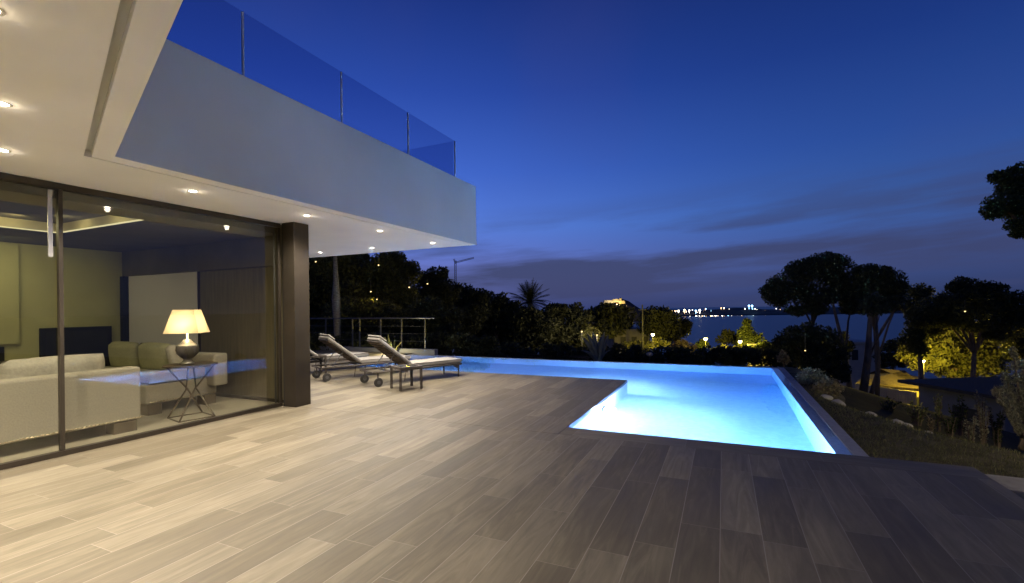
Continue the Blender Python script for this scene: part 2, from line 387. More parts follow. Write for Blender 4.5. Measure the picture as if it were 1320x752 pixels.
# grass blades (one mass nobody could count)
n = 52000; gx = 1.27+rng.random(n)**1.25*5.2; gy = rng.uniform(3.6, 10.5, n)
keep = np.array([(not (x < 2.03 and y < 5.36)) and not (4.93 < y < 5.36 and x > 1.9) and sdist(x, y) < .25 for x, y in zip(gx, gy)]); gx = gx[keep]; gy = gy[keep]; n = len(gx)
gzv = np.array([lawn_z(x, y) for x, y in zip(gx, gy)])
P = np.stack([gx, gy, gzv-.004], 1); th = rng.uniform(0, 2*PI, n); w = rng.uniform(.003, .006, n); hgt = rng.uniform(.018, .045, n); ln = rng.normal(size=(n, 2))*.014
V = np.empty((n, 3, 3)); V[:, 0] = P; V[:, 0, 0] -= np.cos(th)*w; V[:, 0, 1] -= np.sin(th)*w
V[:, 1] = P; V[:, 1, 0] += np.cos(th)*w; V[:, 1, 1] += np.sin(th)*w
V[:, 2] = P; V[:, 2, 2] += hgt; V[:, 2, :2] += ln
me = bpy.data.meshes.new('grass'); me.vertices.add(3*n); me.vertices.foreach_set('co', V.astype(np.float32).ravel()); me.loops.add(3*n)
me.loops.foreach_set('vertex_index', np.arange(3*n, dtype=np.int32)); me.polygons.add(n); me.polygons.foreach_set('loop_start', np.arange(0, 3*n, 3, dtype=np.int32)); me.polygons.foreach_set('loop_total', np.full(n, 3, dtype=np.int32))
me.update(); me.materials.append(M['grass']); go = bpy.data.objects.new('grass', me); C.objects.link(go)
tag(go, 'short dark lawn grass to the right of the pool', 'grass'); struct(go, 'stuff')
mb = MB().prism([(1.99, 4.97), (9, 4.6), (9, 5.2), (1.99, 5.36)], -.3, -.045); struct(mb.build('path', M['path'], bevel=.01))

# ------------------------------------------------------------------ deck, pool
XI, XR, YN, YI, YF, XL = -1.744, 1.132, 5.377, 9.236, 12.322, -9.4
mb = MB(); T = -.12
for r in ((-6.15, 1.98, -7, 5.045), (-6.15, XI, 5.05, 5.28), (-16, XI, 5.28, YI), (-16, XL, YI, 12.6)): mb.box(r[0], r[1], r[2], r[3], T, 0)
struct(mb.build('deck', M['deck']))
mb = MB().box(XI+.001, 1.98, 5.048, YN, T, -.001); struct(mb.build('pool_coping', M['coping'], bevel=.004))
MB().box(1.30, 1.975, -7, YN-.01, -.6, T-.002).build('deck_plinth', M['wall_grey']).__setitem__('kind', 'structure')
pool = empty('swimming_pool', (0, 8, 0), 0, 'lit blue L-shaped infinity pool let into the deck', 'swimming pool')
pool.location = (0, 0, 0)
WZ, FZ = -.035, -1.15
def inset(d):   # L-shaped outline, grown by d
    return [(XL-d, YI-d), (XI-d, YI-d), (XI-d, YN-d), (XR+d, YN-d), (XR+d, YF+d), (XL-d, YF+d)]
mb = MB(); mb.prism(inset(.0), FZ-.1, FZ); mb.build('basin_floor', M['mosaic'], pool)
# basin walls (solid, outside the cavity); tops: under deck or forming the rim
mb = MB()
mb.box(XL-.1, XI-.1, YI-.1, YI, FZ-.1, T-.004); mb.box(XI-.1, XI, YN-.1, YI, FZ-.1, T-.004); mb.box(XI, XR+.1, YN-.1, YN, FZ-.1, T-.004)
mb.box(XL-.1, XL, YI, YF+.1, FZ-.1, T-.004)
mb.box(XR+.001, XR+.05, YN, YF+.05, FZ-.1, -.05); mb.box(XL, XR, YF, YF+.05, FZ-.1, -.05)
mb.build('basin_wall', M['mosaic'], pool)
mb = MB().box(XR+.001, XR+.13, YN+.001, YF+.15, -1.6, -.028); mb.box(XL-.05, XR, YF+.001, YF+.13, -2.6, -.028)
mb.build('rim', M['poolwall'], pool, bevel=.006)
M['weir'] = mat('weir_tiles', (.55, .68, .95), .4, var=.15, scale=20)
MB().box(XR-.135, XR, YN+.002, YF-.002, FZ-.1, -.048).build('weir', M['weir'], pool)
M['lip'] = mat('dark_tile_lip', (.05, .055, .10), .35, var=.1)
mb = MB().prism(inset(.012), FZ-.05, WZ); mb.build('water', M['water'], pool)
mb = MB()
for a, b_, c_, d_ in ((XL, XI+.006, YI-.0, YI+.006), (XI, XI+.006, YN, YI+.006), (XI, XR, YN, YN+.006)): mb.box(a, b_, c_, d_, -.118, -.004)
mb.build('edge_tiles', M['lip'], pool)
for (x, y, d, pw) in ((XI, 7.25, (1, 0, 0), 960), (-2.5, YI, (0, 1, 0), 430), (-6.6, YI, (0, 1, 0), 130), (-.1, YN, (0, 1, 0), 170)):  # the left-arm fixture is added, unseen, to brighten that end
    d = Vector(d); p = Vector((x, y, -.55)); f = MB()
    f.tube([p-d*.02, p+d*.03], .14, 20); po = f.build('light_ring', M['steel'], pool)
    MB().tube([p+d*.031, p+d*.036], .11, 20).build('lens', M['pool_lamp'], po)
    a = d.copy(); a.z = -.12
    lamp('pool_lamp', 'POINT', p+d*.12, pw, (1, .95, .98), po, .06)

# ------------------------------------------------------------------ villa
ZS, ZB, ZT, XF, YE = 2.79, 2.85, 4.018, -4.718, 8.591
villa = empty('villa', (0, 0, 0), 0, 'white modern villa with cantilevered upper storey, lit soffit and glass living room front', 'house')
dv = Vector((.937, -.349)); nv = Vector((-.349, -.937)); c0 = Vector((-4.72, 2.21)); tE = 5.6
def ob(t, o): q = c0+dv*t+nv*o; return (q.x, q.y)
def corner(xx, o): t = (xx-(c0+nv*o).x)/dv.x; return ob(t, o)
outline = [(-11.3, -7), (-11.3, YE), (XF, YE), (XF, c0.y), ob(tE, 0), (ob(tE, 0)[0], -7)]
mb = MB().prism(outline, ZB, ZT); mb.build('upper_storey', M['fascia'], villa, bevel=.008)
gi, go_ = -4.925, -4.905
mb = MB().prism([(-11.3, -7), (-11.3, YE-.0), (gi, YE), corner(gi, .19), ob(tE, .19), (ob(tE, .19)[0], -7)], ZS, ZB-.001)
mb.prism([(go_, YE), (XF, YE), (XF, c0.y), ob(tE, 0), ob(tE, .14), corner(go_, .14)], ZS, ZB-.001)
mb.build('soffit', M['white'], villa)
SP = [(-5.32, 1.72), (-5.32, 3.21), (-5.32, 4.75), (-5.3, 6.25), (-5.35, 7.9), (-6.9, 7.88), (-8.44, 7.9), (-4.15, 1.34)]
OFF = [(-5.32, .2), (-4.15, -.1), (-2.9, .9), (-2.9, -.6), (-5.32, -1.3), (-4.15, -1.6), (-5.32, -2.8), (-2.9, -2.1), (-4.15, -3.2), (-10, 7.9)]
for i, (x, y) in enumerate(SP+OFF):
    MB().lathe([(.037, -.004), (.052, -.004), (.052, .0), (.037, .0)], (x, y, ZS-.001), 20, cap=False).build('downlight_trim', M['urn_lid'], villa)
    dl = MB().lathe([(.0, 0), (.037, 0)], (x, y, ZS-.003), 16)
    dl.v = [(a, b, c) for a, b, c in dl.v]; d0 = dl.build('downlight', M['downlight'], villa)
    pw = 235
    if y > 6: pw = 300
    if (x, y) in ((-2.9, .9), (-2.9, -.6)): pw = 130
    if y > 7 and x < -6: pw = 190
    lamp('downlight_lamp', 'SPOT', (x, y, ZS-.03), pw*1.2, (1, .88, .73), d0, .04, (0, 0, -1), 152, .8)
    lamp('downlight_spill', 'POINT', (x, y, ZS-.035), pw*.0025, (1, .84, .62), d0, .03)
MB().box(XF, XF+.003, c0.y, YE, ZS-.001, ZB+.01).build('drip_edge', M['fascia'], villa)
# floor, ceiling, walls of the living room
RX, RY = -10.69, 5.14
MB().box(RX, -6.22, -4, RY, -.05, .006).build('living_room_floor', M['stone_floor'], villa)
MB().box(RX-.15, RX, -4, RY+.2, -.05, ZS-.001).build('back_wall', M['olive'], villa)
MB().box(RX, -6.2, -4.15, -4, -.05, ZS-.001).build('side_wall', M['olive'], villa)
mb = MB(); zc = 2.64; TX0, TX1, TY = -8.93, -6.75, 3.48
mb.box(RX, TX0, -4, RY, zc, ZS-.002); mb.box(TX1, -6.24, -4, RY, zc, ZS-.002); mb.box(TX0, TX1, TY, RY, zc, ZS-.002); mb.box(TX0, TX1, -4, -1.5, zc, ZS-.002)
mb.build('room_ceiling', M['ceil_dark'], villa)
mb = MB(); mb.box(TX0, TX1, -1.5, TY, ZS-.004, ZS-.002); mb.build('ceiling_tray', M['ceil_dark'], villa)
M['tray'] = mat('tray_plaster', (.5, .45, .3), .8, var=.05)
mb = MB(); e = .004
mb.box(TX0-.0, TX0+e, -1.5, TY, zc+.004, ZS-.006); mb.box(TX0, TX1, TY-e, TY, zc+.004, ZS-.006)
mb.build('tray_side', M['tray'], villa)
mb = MB(); mb.box(TX0+.006, TX0+.03, -1.5, TY-.02, zc+.002, zc+.014); mb.box(TX0+.03, TX1, TY-.03, TY-.006, zc+.002, zc+.014)
mb.build('cove_light', M['cove'], villa)
lamp('cove_lamp', 'AREA', (-7.9, 1.9, 2.60), 28, (1, .90, .50), villa, 1.6, (0, 0, -1))
lamp('cove_lamp', 'AREA', (-9.9, 3.0, 2.60), 18, (1, .90, .46), villa, 1.0, (-.6, .2, -1))
lamp('tray_fill', 'AREA', (-8.55, 1.6, 2.715), 1.4, (1, .86, .45), villa, .1, (-1, 0, 0)); lamp('tray_fill', 'AREA', (-8.55, 2.9, 2.715), 1.4, (1, .86, .45), villa, .1, (-1, 0, 0))  # added fill without a fixture, brightens the tray's back side
lamp('tray_fill', 'AREA', (-8.2, 3.15, 2.715), 1.0, (1, .86, .45), villa, .1, (0, 1, 0)); lamp('tray_fill', 'AREA', (-7.3, 3.15, 2.715), 1.0, (1, .86, .45), villa, .1, (0, 1, 0))  # same added fill, aimed at the tray's end side
# back wall fittings
MB().box(RX+.001, RX+.06, -1.5, 3.62, .97, 2.60).build('wall_panel', M['olive'], villa)
MB().box(RX+.001, RX+.03, 2.6, 3.45, .62, .93).build('wall_niche', M['black'], villa)
fp = MB().box(RX+.001, RX+.05, 3.88, 4.90, .45, 1.21).build('fireplace', M['black'], villa, bevel=.004)
MB().box(RX+.051, RX+.056, 3.95, 4.83, .5, 1.14).build('fireplace_glass', mat('fire_glass', (.02, .02, .018), .55), fp)
# end wall: lintel, blind, glass
MB().box(RX, -6.2, 5.10, 5.26, 2.17, 2.639).build('end_lintel', M['ceil_dark'], villa, bevel=.004)
MB().box(RX+.001, RX+.10, 5.06, 5.26, 0, 2.165).build('end_post', M['black'], villa)
MB().box(RX+.12, -8.45, 5.15, 5.158, .06, 2.166).build('roller_blind', M['blind'], villa)
MB().box(RX+.11, -6.12, 5.16, 5.25, .0, .05).build('end_sill', M['bronze'], villa)
MB().box(-8.47, -8.42, 5.17, 5.23, .05, 2.17).build('end_mullion', M['bronze'], villa)
MB().box(RX+.11, -8.43, 5.196, 5.204, .05, 2.168).build('end_glass', M['glass'], villa)
MB().box(-8.415, -6.13, 5.18, 5.23, .052, 2.168).build('end_panel', mat('walnut_panel', (.12, .10, .062), .5, var=.2, scale=4, stretch=(6, 1, .5)), villa)
# front facade
MB().box(-6.222, -6.154, -4, 5.0, 0, .052).build('bottom_track', M['bronze'], villa, bevel=.003)
MB().box(-6.222, -6.154, -4, 5.0, 2.725, ZS-.001).build('top_track', M['bronze'], villa, bevel=.003)
for y0, y1 in ((2.395, 2.43), (4.955, 4.998), (-3.9, -3.86)): MB().box(-6.21, -6.16, y0, y1, .053, 2.724).build('mullion', M['bronze'], villa, bevel=.002)
MB().box(-6.205, -6.19, 2.325, 2.362, 2.03, 2.715).build('glint_strip', M['urn_lid'], villa, bevel=.002)  # pale metal added in the shape of a glint on the frame
MB().box(-6.205, -6.19, 4.90, 4.925, .06, 2.70).build('glint_strip', M['steel'], villa, bevel=.002)  # likewise added, for the glint beside the pillar
for y0, y1, xx in ((-3.85, 2.394, -6.20), (2.431, 4.954, -6.18)):
    MB().add([(xx, y0, .05), (xx, y1, .05), (xx, y1, 2.726), (xx, y0, 2.726)], [(0, 1, 2, 3)]).build('glass_pane', M['glass'], villa)
MB().box(-6.10, -5.862, 4.99, 5.265, 0, ZS-.001).build('corner_pillar', M['bronze'], villa, bevel=.004)
MB().box(-6.13, -6.101, 5.0, 5.25, 0, ZS-.001).build('corner_jamb', M['black'], villa)

# balustrade on roof
bal = empty('glass_balustrade', (0, 0, 0), 0, 'dark frameless glass balustrade along the edge of the roof terrace', 'balustrade')
XB_ = XF-.06; ybk = [-1.2, .7, 2.05, 3.43, 4.88, 6.37, 7.86]
HB = 4.75
for i in range(len(ybk)-1):
    y0, y1 = ybk[i], ybk[i+1]
    MB().box(XB_-.006, XB_+.006, y0+.02, y1-.02, ZT+.004, HB).build('glass_panel', M['rail_glass'], bal)
    MB().box(XB_-.0121, XB_+.012, y1-.008, y1+.008, ZT+.002, HB).build('post', M['post_paint'], bal)
for i in range(3):
    MB().box(XB_-1.6*(i+1), XB_-1.6*i-.04, 7.854, 7.866, ZT+.004, HB).build('glass_panel', M['rail_glass'], bal)

# ------------------------------------------------------------------ living room furniture
sf = empty('sofa', (-7.1, 2.3, 0), 0, 'long beige sofa seen from behind, nearest the glass', 'sofa')
def rel(o): return Vector(o.location)
def rbox(name, m, par, x0, x1, y0, y1, z0, z1, bev=.03, sub=0):
    l = par.location; q = MB().box(x0-l.x, x1-l.x, y0-l.y, y1-l.y, z0-l.z, z1-l.z); return q.build(name, m, par, bevel=bev, smooth=False)
def cushion(name, m, par, c, sx, sy, sz, tilt=0, rz=0):
    mb = MB(); n = 10; l = par.location; vs = []; rot = Matrix.Rotation(rz, 3, 'Z') @ Matrix.Rotation(tilt, 3, 'Y')
    for s in (1, -1):
        for i in range(n+1):
            for j in range(n+1):
                u, v = 2*i/n-1, 2*j/n-1
                h = (max(0, (1-u**6))*max(0, (1-v**6)))**.45
                pinch = 1-.06*(u*u*v*v)
                vs.append(Vector(c)-l+rot @ Vector((s*h*sx/2*(.95+.05*math.sin(5*u+3*v)), u*sy/2*pinch, v*sz/2*pinch)))
    k = (n+1)**2; fs = []
    for s in (0, 1):
        for i in range(n):
            for j in range(n):
                a = s*k+i*(n+1)+j; fs.append((a, a+1, a+n+2, a+n+1))
    mb.add(vs, fs); return mb.build(name, m, par, smooth=True)
rbox('back', M['sofa'], sf, -6.82, -6.60, .6, 3.34, .14, .785)
rbox('base', M['sofa'], sf, -7.62, -6.83, .6, 3.34, .14, .42)
rbox('arm', M['sofa'], sf, -7.62, -6.83, 3.12, 3.35, .421, .62)
for y in (.95, 1.75, 2.66): cushion('back_cushion', M['cushion'], sf, (-6.98, y if y > 1 else .95, .745), .24, .96 if y > 2 else .76, .46, .12)
for y in (3.05, .7): rbox('leg', M['sofa_dark'], sf, -6.78, -6.60, y, y+.24, 0, .139, .004)
for y in (3.1, .7): rbox('leg', M['sofa_dark'], sf, -7.58, -7.42, y, y+.2, 0, .139, .004)
mb = MB()
mb.tube([(-6.6-sf.location.x, .64+k*.02-sf.location.y, .165) for k in range(136)], [.013 if k % 2 else .003 for k in range(136)], 6)
mb.build('stud_row', M['stud'], sf)
s2 = empty('sofa', (-8.6, 4.3, 0), 0, 'beige sofa with loose pillows beyond the lamp table, side on against the blind', 'sofa')
rbox('base', M['sofa'], s2, -9.95, -7.36, 3.78, 4.78, .16, .44)
rbox('arm', M['sofa'], s2, -7.60, -7.34, 3.80, 4.60, .441, .60)
rbox('back', M['sofa'], s2, -9.95, -7.18, 4.62, 4.84, .30, .80)
for x in (-9.35, -8.45): cushion('back_cushion', M['lit_cushion'], s2, (x, 4.50, .72), .2, .86, .5, .12, PI/2*3)
cushion('pillow', M['cushion'], s2, (-7.72, 4.36, .76), .18, .46, .42, .25, PI*1.5-.5)
rbox('seat_cushion', M['cushion'], s2, -9.9, -7.62, 3.82, 4.42, .442, .54, .05)
for x, y in ((-7.55, 3.8), (-7.55, 4.58), (-9.9, 3.8)): rbox('leg', M['sofa_dark'], s2, x, x+.19, y, y+.18, 0, .159, .004)
mb = MB()
mb.tube([(-7.358-s2.location.x, 3.82+k*.02-s2.location.y, .185) for k in range(47)], [.013 if k % 2 else .003 for k in range(47)], 6)
mb.build('stud_row', M['stud'], s2)
tb = empty('side_table', (-6.67, 3.97, 0), R(-12), 'small iron table with crossed hourglass legs under the lamp', 'side table')
MB().lathe([(.0, .715), (.31, .715), (.33, .725), (.33, .74), (.31, .735), (0, .735)], n=10, rot=.3).build('table_top', M['table_metal'], tb, bevel=.002)
mb = MB(); q = .21
for a, b_ in (((-q, -q), (q, -q)), ((q, -q), (q, q)), ((q, q), (-q, q)), ((-q, q), (-q, -q))): mb.tube([(*a, .012), (*b_, .012)], .010, 6)
mb.build('base_frame', M['table_metal'], tb)
for k in range(4):
    a0 = PI/4+k*PI/2; t0 = a0+PI*.5
    lo = Vector((q*1.41*math.cos(a0), q*1.41*math.sin(a0), .012)); mid = Vector((.07*math.cos(a0+PI*.35), .07*math.sin(a0+PI*.35), .40)); hi = Vector((.27*math.cos(t0+.35), .27*math.sin(t0+.35), .715))
    MB().tube([lo, mid, hi], .011, 6).build('leg', M['table_metal'], tb)
lp = empty('table_lamp', (-6.67, 3.93, .74), R(39), 'lit table lamp with square cream shade and dark urn base', 'lamp')
MB().lathe([(0, 0), (.09, 0), (.095, .02), (.06, .045), (.045, .07), (.08, .10), (.125, .15), (.138, .20), (.13, .245), (.128, .25)], n=28).build('urn_base', M['urn'], lp, smooth=True)
MB().lathe([(.128, .251), (.118, .265), (.075, .30), (.055, .335), (.03, .345), (.014, .35), (.014, .47), (0, .47)], n=28).build('urn_lid', M['urn_lid'], lp, smooth=True)
ab, a2, z0, z1 = .205, .125, .43, .745
mb = MB(); mb.add([(-ab, -ab, z0), (ab, -ab, z0), (ab, ab, z0), (-ab, ab, z0), (-a2, -a2, z1), (a2, -a2, z1), (a2, a2, z1), (-a2, a2, z1)], [(0, 1, 5, 4), (1, 2, 6, 5), (2, 3, 7, 6), (3, 0, 4, 7)])
sh = mb.build('lampshade', M['shade'], lp); 
lamp('bulb', 'POINT', (0, -.03, .52), 7.5, (1, .80, .52), lp, .05)

# ------------------------------------------------------------------ loungers
def make_lounger():
    g = empty('sun_lounger'); W = .31
    mb = MB()
    for s in (-1, 1):
        mb.tube([(-.12, s*W, .27), (1.86, s*W, .27)], .02, 8)
        mb.tube([(1.86, s*W, .27), (1.86, s*W*.2, .27)], .018, 6)
    for x in (-.1, .25, .7, 1.2, 1.84): mb.tube([(x, -W, .265), (x, W, .265)], .014, 6)
    mb.build('frame', M['rattan'], g, smooth=True)
    for s in (-1, 1):
        MB().tube([(1.80, s*(W-.02), .255), (1.80, s*(W-.02), 0)], .017, 6).build('leg', M['rattan'], g)
        l = MB().tube([(-.02, s*(W-.01), .255), (-.02, s*(W-.01), .09)], .014, 6).build('leg', M['rattan'], g)
        wl = MB().tube([(-.02, s*(W+.012)-.018, .085), (-.02, s*(W+.012)+.018, .085)], .085, 20).build('wheel', M['wheel'], g, bevel=.008)
        MB().tube([(-.02, s*(W+.012)-.022, .085), (-.02, s*(W+.012)+.022, .085)], .035, 14).build('hub', M['steel'], wl)
        MB().add([(1.62, s*W, .26), (1.79, s*W, .26), (1.79, s*W, .16)], [(0, 1, 2)]).build('bracket', M['rattan'], g)
    MB().tube([(.72, 0, .25), (.66, -.05, .0)], .008, 6).build('stand', M['rattan'], g)
    MB().box(.74, 1.84, -W+.02, W-.02, .275, .30).build('seat_slats', M['rattan'], g, bevel=.004)
    m1 = MB().box(.72, 1.90, -W+.012, W-.012, .302, .375); o = m1.build('mattress', M['mattress'], g, bevel=.02)
    hinge = Vector((.72, 0, .31)); ang = R(38); mat_ = Matrix.Translation(hinge) @ Matrix.Rotation(ang, 4, 'Y')
    # local -x runs up the backrest
    MB().box(-.88, 0, -W+.01, W-.01, -.02, .006, mat_).build('backrest', M['rattan'], g, bevel=.004)
    mb = MB()
    for k in range(10): mb.box(-.84+k*.08, -.805+k*.08, -W+.03, W-.03, -.032, -.021, mat_)
    mb.build('backrest_slats', M['bark'], g)
    for s in (-1, 1): MB().tube([(.74, s*(W-.012), .366), (1.885, s*(W-.012), .366)], .006, 5).build('piping', M['rattan'], o)
    p = MB().box(-.91, 0, -W+.03, W-.03, .008, .062, mat_).build('back_mattress', M['mattress'], g, bevel=.022)
    MB().box(-.93, -.76, -W+.03, W-.03, .070, .10, mat_).build('head_roll', M['mattress'], p, bevel=.014)
    MB().tube([mat_ @ Vector((-.45, .22, -.02)), (.12, .22, .27)], .009, 6).build('prop', M['steel'], g)
    MB().tube([mat_ @ Vector((-.45, -.22, -.02)), (.12, -.22, .27)], .009, 6).build('prop', M['steel'], g)
    return g
L0 = make_lounger()
LL = [((-6.20, 7.04), 65, 'sun lounger with raised back nearest the pool, beside the square side table'),
      ((-7.67, 7.20), 65, 'sun lounger with raised back in the middle of the row, between two others'),
      ((-9.13, 7.45), 65, 'sun lounger half hidden behind the dark corner pillar')]
for i, ((x, y), a, lab) in enumerate(LL):
    o = L0 if i == 0 else copy_tree(L0); o.location = (x, y, 0); o.rotation_euler.z = R(a); tag(o, lab, 'sun lounger', 'sun loungers lined up on the terrace')
def make_stool(hh):
    g = empty('side_table'); a = .2
    for sx in (-1, 1):
        for sy in (-1, 1): MB().box(sx*a-.02, sx*a+.02, sy*a-.02, sy*a+.02, 0, hh-.045).build('leg', M['rattan'], g, bevel=.003)
    mb = MB()
    for s in (-1, 1): mb.box(-a-.022, a+.022, s*a-.022, s*a+.022, hh-.044, hh)
    for s in (-1, 1): mb.box(s*a-.022, s*a+.022, -a+.023, a-.023, hh-.044, hh)
    mb.build('top_frame', M['rattan'], g, bevel=.003)
    MB().box(-a+.024, a-.024, -a+.024, a-.024, hh-.022, hh-.008).build('top_panel', mat('smoked_glass_top', (.05, .05, .05), .1), g)
    return g
t1 = make_stool(.42); t1.location = (-5.31, 6.93, 0); t1.rotation_euler.z = R(-28); tag(t1, 'square dark open-frame side table standing in front of the nearest lounger', 'side table', 'terrace side tables')
t2 = copy_tree(t1); t2.location = (-8.62, 7.85, 0); tag(t2, 'square dark side table at the pillar edge, beyond the middle lounger', 'side table', 'terrace side tables')

# ------------------------------------------------------------------ terrace railing
rl = empty('railing', (0, 0, 0), 0, 'thin steel cable railing at the far left end of the terrace', 'railing')
YR = 12.75
mb = MB().box(-16.5, -8.55, YR-.1, YR+.1, -.4, .13); mb.build('kerb', M['wall_grey'], rl, bevel=.01)
mb = MB().tube([(-16.5, YR, 1.15), (-8.6, YR, 1.15)], .022, 8); mb.build('handrail', M['steel'], rl)
for x in (-14.9, -13.38, -12.1, -11.77, -10.83, -9.93, -8.98): MB().box(x-.016, x+.016, YR-.02, YR+.02, .131, 1.13).build('post', M['steel'], rl)
for z in (.38, .63, .88): MB().tube([(-16.5, YR, z), (-8.98, YR, z)], .005, 5).build('cable', M['steel'], rl)

# ------------------------------------------------------------------ rocks
for i, (px, py, r, lab) in enumerate([(1064, 512, .10, 'pale rock at the near end of the lawn edge, by the grey bush'), (1080, 519, .13, 'widest pale rock on the lawn edge beside the leaning trunks'), (1110, 526, .06, 'small pale rock between the leaning trunks and the paired rocks'),
        (1121, 530, .10, 'round pale rock beneath the thin straight trunk'), (1156, 543, .10, 'tall pale rock left of the yellow-green bush'), (1168, 548, .07, 'flat pale rock at the foot of the yellow-green bush'),
        (1196, 555, .08, 'low flat rock right of the yellow-green bush'), (1214, 553, .09, 'pointed rock under the upright shrub before the dark-roofed house')]):
    d = at(px, py, 1)-CAM; t = (-.12-CAM.z)/d.z; p = CAM+d*t
    o = MB().ball((0, 0, 0), r, 1.2, .9, .62, 10, .35).build('rock', M['rock'], sub=1, smooth=True); o.location = (p.x, p.y, lawn_z(p.x, p.y)+.01); o.rotation_euler.z = i*1.3
    tag(o, lab, 'rock', 'pale rocks edging the lawn')

# ------------------------------------------------------------------ trees
def trunk_mesh(root, limbs, r0, par, m):
    mb = MB()
    for pts, ra in limbs: mb.tube([Vector(p) for p in pts], ra, 8)
    return mb.build('trunk', m, par, smooth=True)
def tree(name, label, cat, D, base_px, clumps, m='pine', bark='bark', leaf=3.0, r=.16, group=None, dens=3.2, depth=1., lean=0., dz=None, sub=7, aspect=.45):
    """clumps in photo pixels at distance D (px, py, rx, ry[, dD]); everything is built at true size in the world"""
    k = D/F; bx, by = polar(base_px, D); bz = terr(bx, by)-.2 if dz is None else dz
    t = empty(name, (bx, by, bz), 0, label, cat, group); O = Vector((bx, by, bz))
    cl = []
    for c in clumps:
        dD = c[4] if len(c) > 4 else random.uniform(-.25, .25)*c[2]*k
        p = at(c[0], c[1], D+dD)-O; q = (c[2]+c[2])/2*k
        cl.append((p, q, q*depth, c[3]*k))
    leaf_cloud('crown', M[m], cl, leaf*k, t, dens, aspect, sub)
    cl.sort(key=lambda c: -c[1])
    cz = sum(c[0].z for c in cl)/len(cl); cx = sum(c[0].x for c in cl)/len(cl); cy = sum(c[0].y for c in cl)/len(cl)
    fork = Vector((cx*.75, cy*.75, cz*.66)); limbs = [([(0, 0, 0), (cx*.25+lean, cy*.3, cz*.33), fork], [r*1.25, r*.9, r*.7])]
    for p, a, b_, c in cl[:6]:
        limbs.append(([fork, fork.lerp(p, .5)+Vector((0, 0, .08*p.z)), p], [r*.55, r*.35, r*.12]))
    trunk_mesh(t, limbs, r, t, M[bark]); return t
PG = 'dark trees beyond the pool'
# umbrella pines right of the pool
tree('pine_tree', 'tall umbrella pine with wide dark crown, first from the left beside the city lights', 'pine tree', 17, 1032, [(1012, 372, 30, 24), (1000, 380, 20, 18), (1045, 352, 32, 24), (1075, 350, 30, 24), (1060, 338, 22, 15), (1082, 372, 26, 24), (1045, 385, 30, 22), (1070, 334, 12, 10), (1028, 400, 16, 9), (1094, 395, 14, 13)], r=.065, leaf=1.8, group='umbrella pines by the lawn', dens=3.6)
tree('pine_tree', 'umbrella pine with two-lobed crown and leaning trunks, second from the left', 'pine tree', 16, 1114, [(1124, 362, 24, 22), (1145, 362, 24, 20), (1118, 350, 14, 12), (1152, 378, 18, 20), (1112, 388, 22, 20), (1135, 392, 24, 16)], r=.065, leaf=1.8, lean=.25, group='umbrella pines by the lawn', dens=3.6)
# extra bare trunks of the pine clump
for bp, tp, ty, D, rr, lab in ((1098, 1072, 385, 16.5, .07, 'slim leaning pine trunk under the first umbrella pine'), (1128, 1128, 390, 15.2, .06, 'thin straight trunk in front of the pale house'), (1108, 1122, 400, 14.6, .10, 'thick forked dark trunk in front of the yellow-lit house')):
    x, y = polar(bp, D); z = terr(x, y)-.2; O = Vector((x, y, z)); e = at(tp, ty, D)-O
    mb = MB(); mid = e*.5+Vector((.12*e.z*.2, .1, 0)); mb.tube([(0, 0, 0), mid, e], [rr*1.3, rr, rr*.5], 8)
    mb.tube([mid, mid.lerp(e, .6)+Vector((.35, .1, 0)), e+Vector((.7, .2, .1))], [rr*.6, rr*.45, rr*.2], 6)
    t = empty('bare_trunk', O, 0, lab, 'tree'); mb.build('trunk', M['bark'], t, smooth=True)
    leaf_cloud('crown', M['pine'], [(e, .45, .45, .25), (e+Vector((.7, .2, .1)), .35, .35, .22)], .06, t, 3, sub=5)
# right-hand trees
tree('pine_tree', 'broad black umbrella pine above the yellow street lamp', 'pine tree', 22, 1250, [(1250, 385, 38, 26), (1215, 398, 34, 22), (1285, 395, 34, 24), (1245, 368, 20, 12), (1275, 375, 20, 12), (1310, 412, 22, 22), (1195, 410, 24, 18), (1240, 410, 40, 16), (1290, 425, 26, 20)], r=.13, leaf=2.0, dens=3.4)
tree('round_tree', 'small round-topped tree between the umbrella pines', 'tree', 24, 1188, [(1186, 378, 15, 16), (1184, 398, 18, 16), (1190, 420, 22, 18), (1176, 440, 18, 22)], m='pine', r=.15, leaf=2.4)
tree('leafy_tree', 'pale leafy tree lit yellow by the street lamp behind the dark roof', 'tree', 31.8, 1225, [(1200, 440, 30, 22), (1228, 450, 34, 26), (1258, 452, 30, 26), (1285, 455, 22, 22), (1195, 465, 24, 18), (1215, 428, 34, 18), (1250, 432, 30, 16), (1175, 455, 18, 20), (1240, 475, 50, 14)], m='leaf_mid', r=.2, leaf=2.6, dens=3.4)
tree('dark_tree', 'black bushy tree at the right edge beside the pale leafy tree', 'tree', 24, 1312, [(1305, 435, 22, 22), (1325, 425, 24, 24), (1318, 455, 22, 16), (1345, 445, 26, 26)], m='pine', r=.15, leaf=2.6)
tree('pine_tree', 'near pine branch reaching in at the upper right edge', 'pine tree', 15.5, 1430, [(1312, 245, 26, 20), (1290, 262, 22, 18), (1280, 272, 16, 12), (1300, 228, 18, 12), (1330, 222, 26, 20), (1318, 275, 26, 18), (1308, 292, 14, 8), (1350, 250, 40, 50), (1380, 230, 40, 50), (1325, 298, 18, 10)], r=.2, leaf=2.3, m='leaf', group=None, dens=3.4)
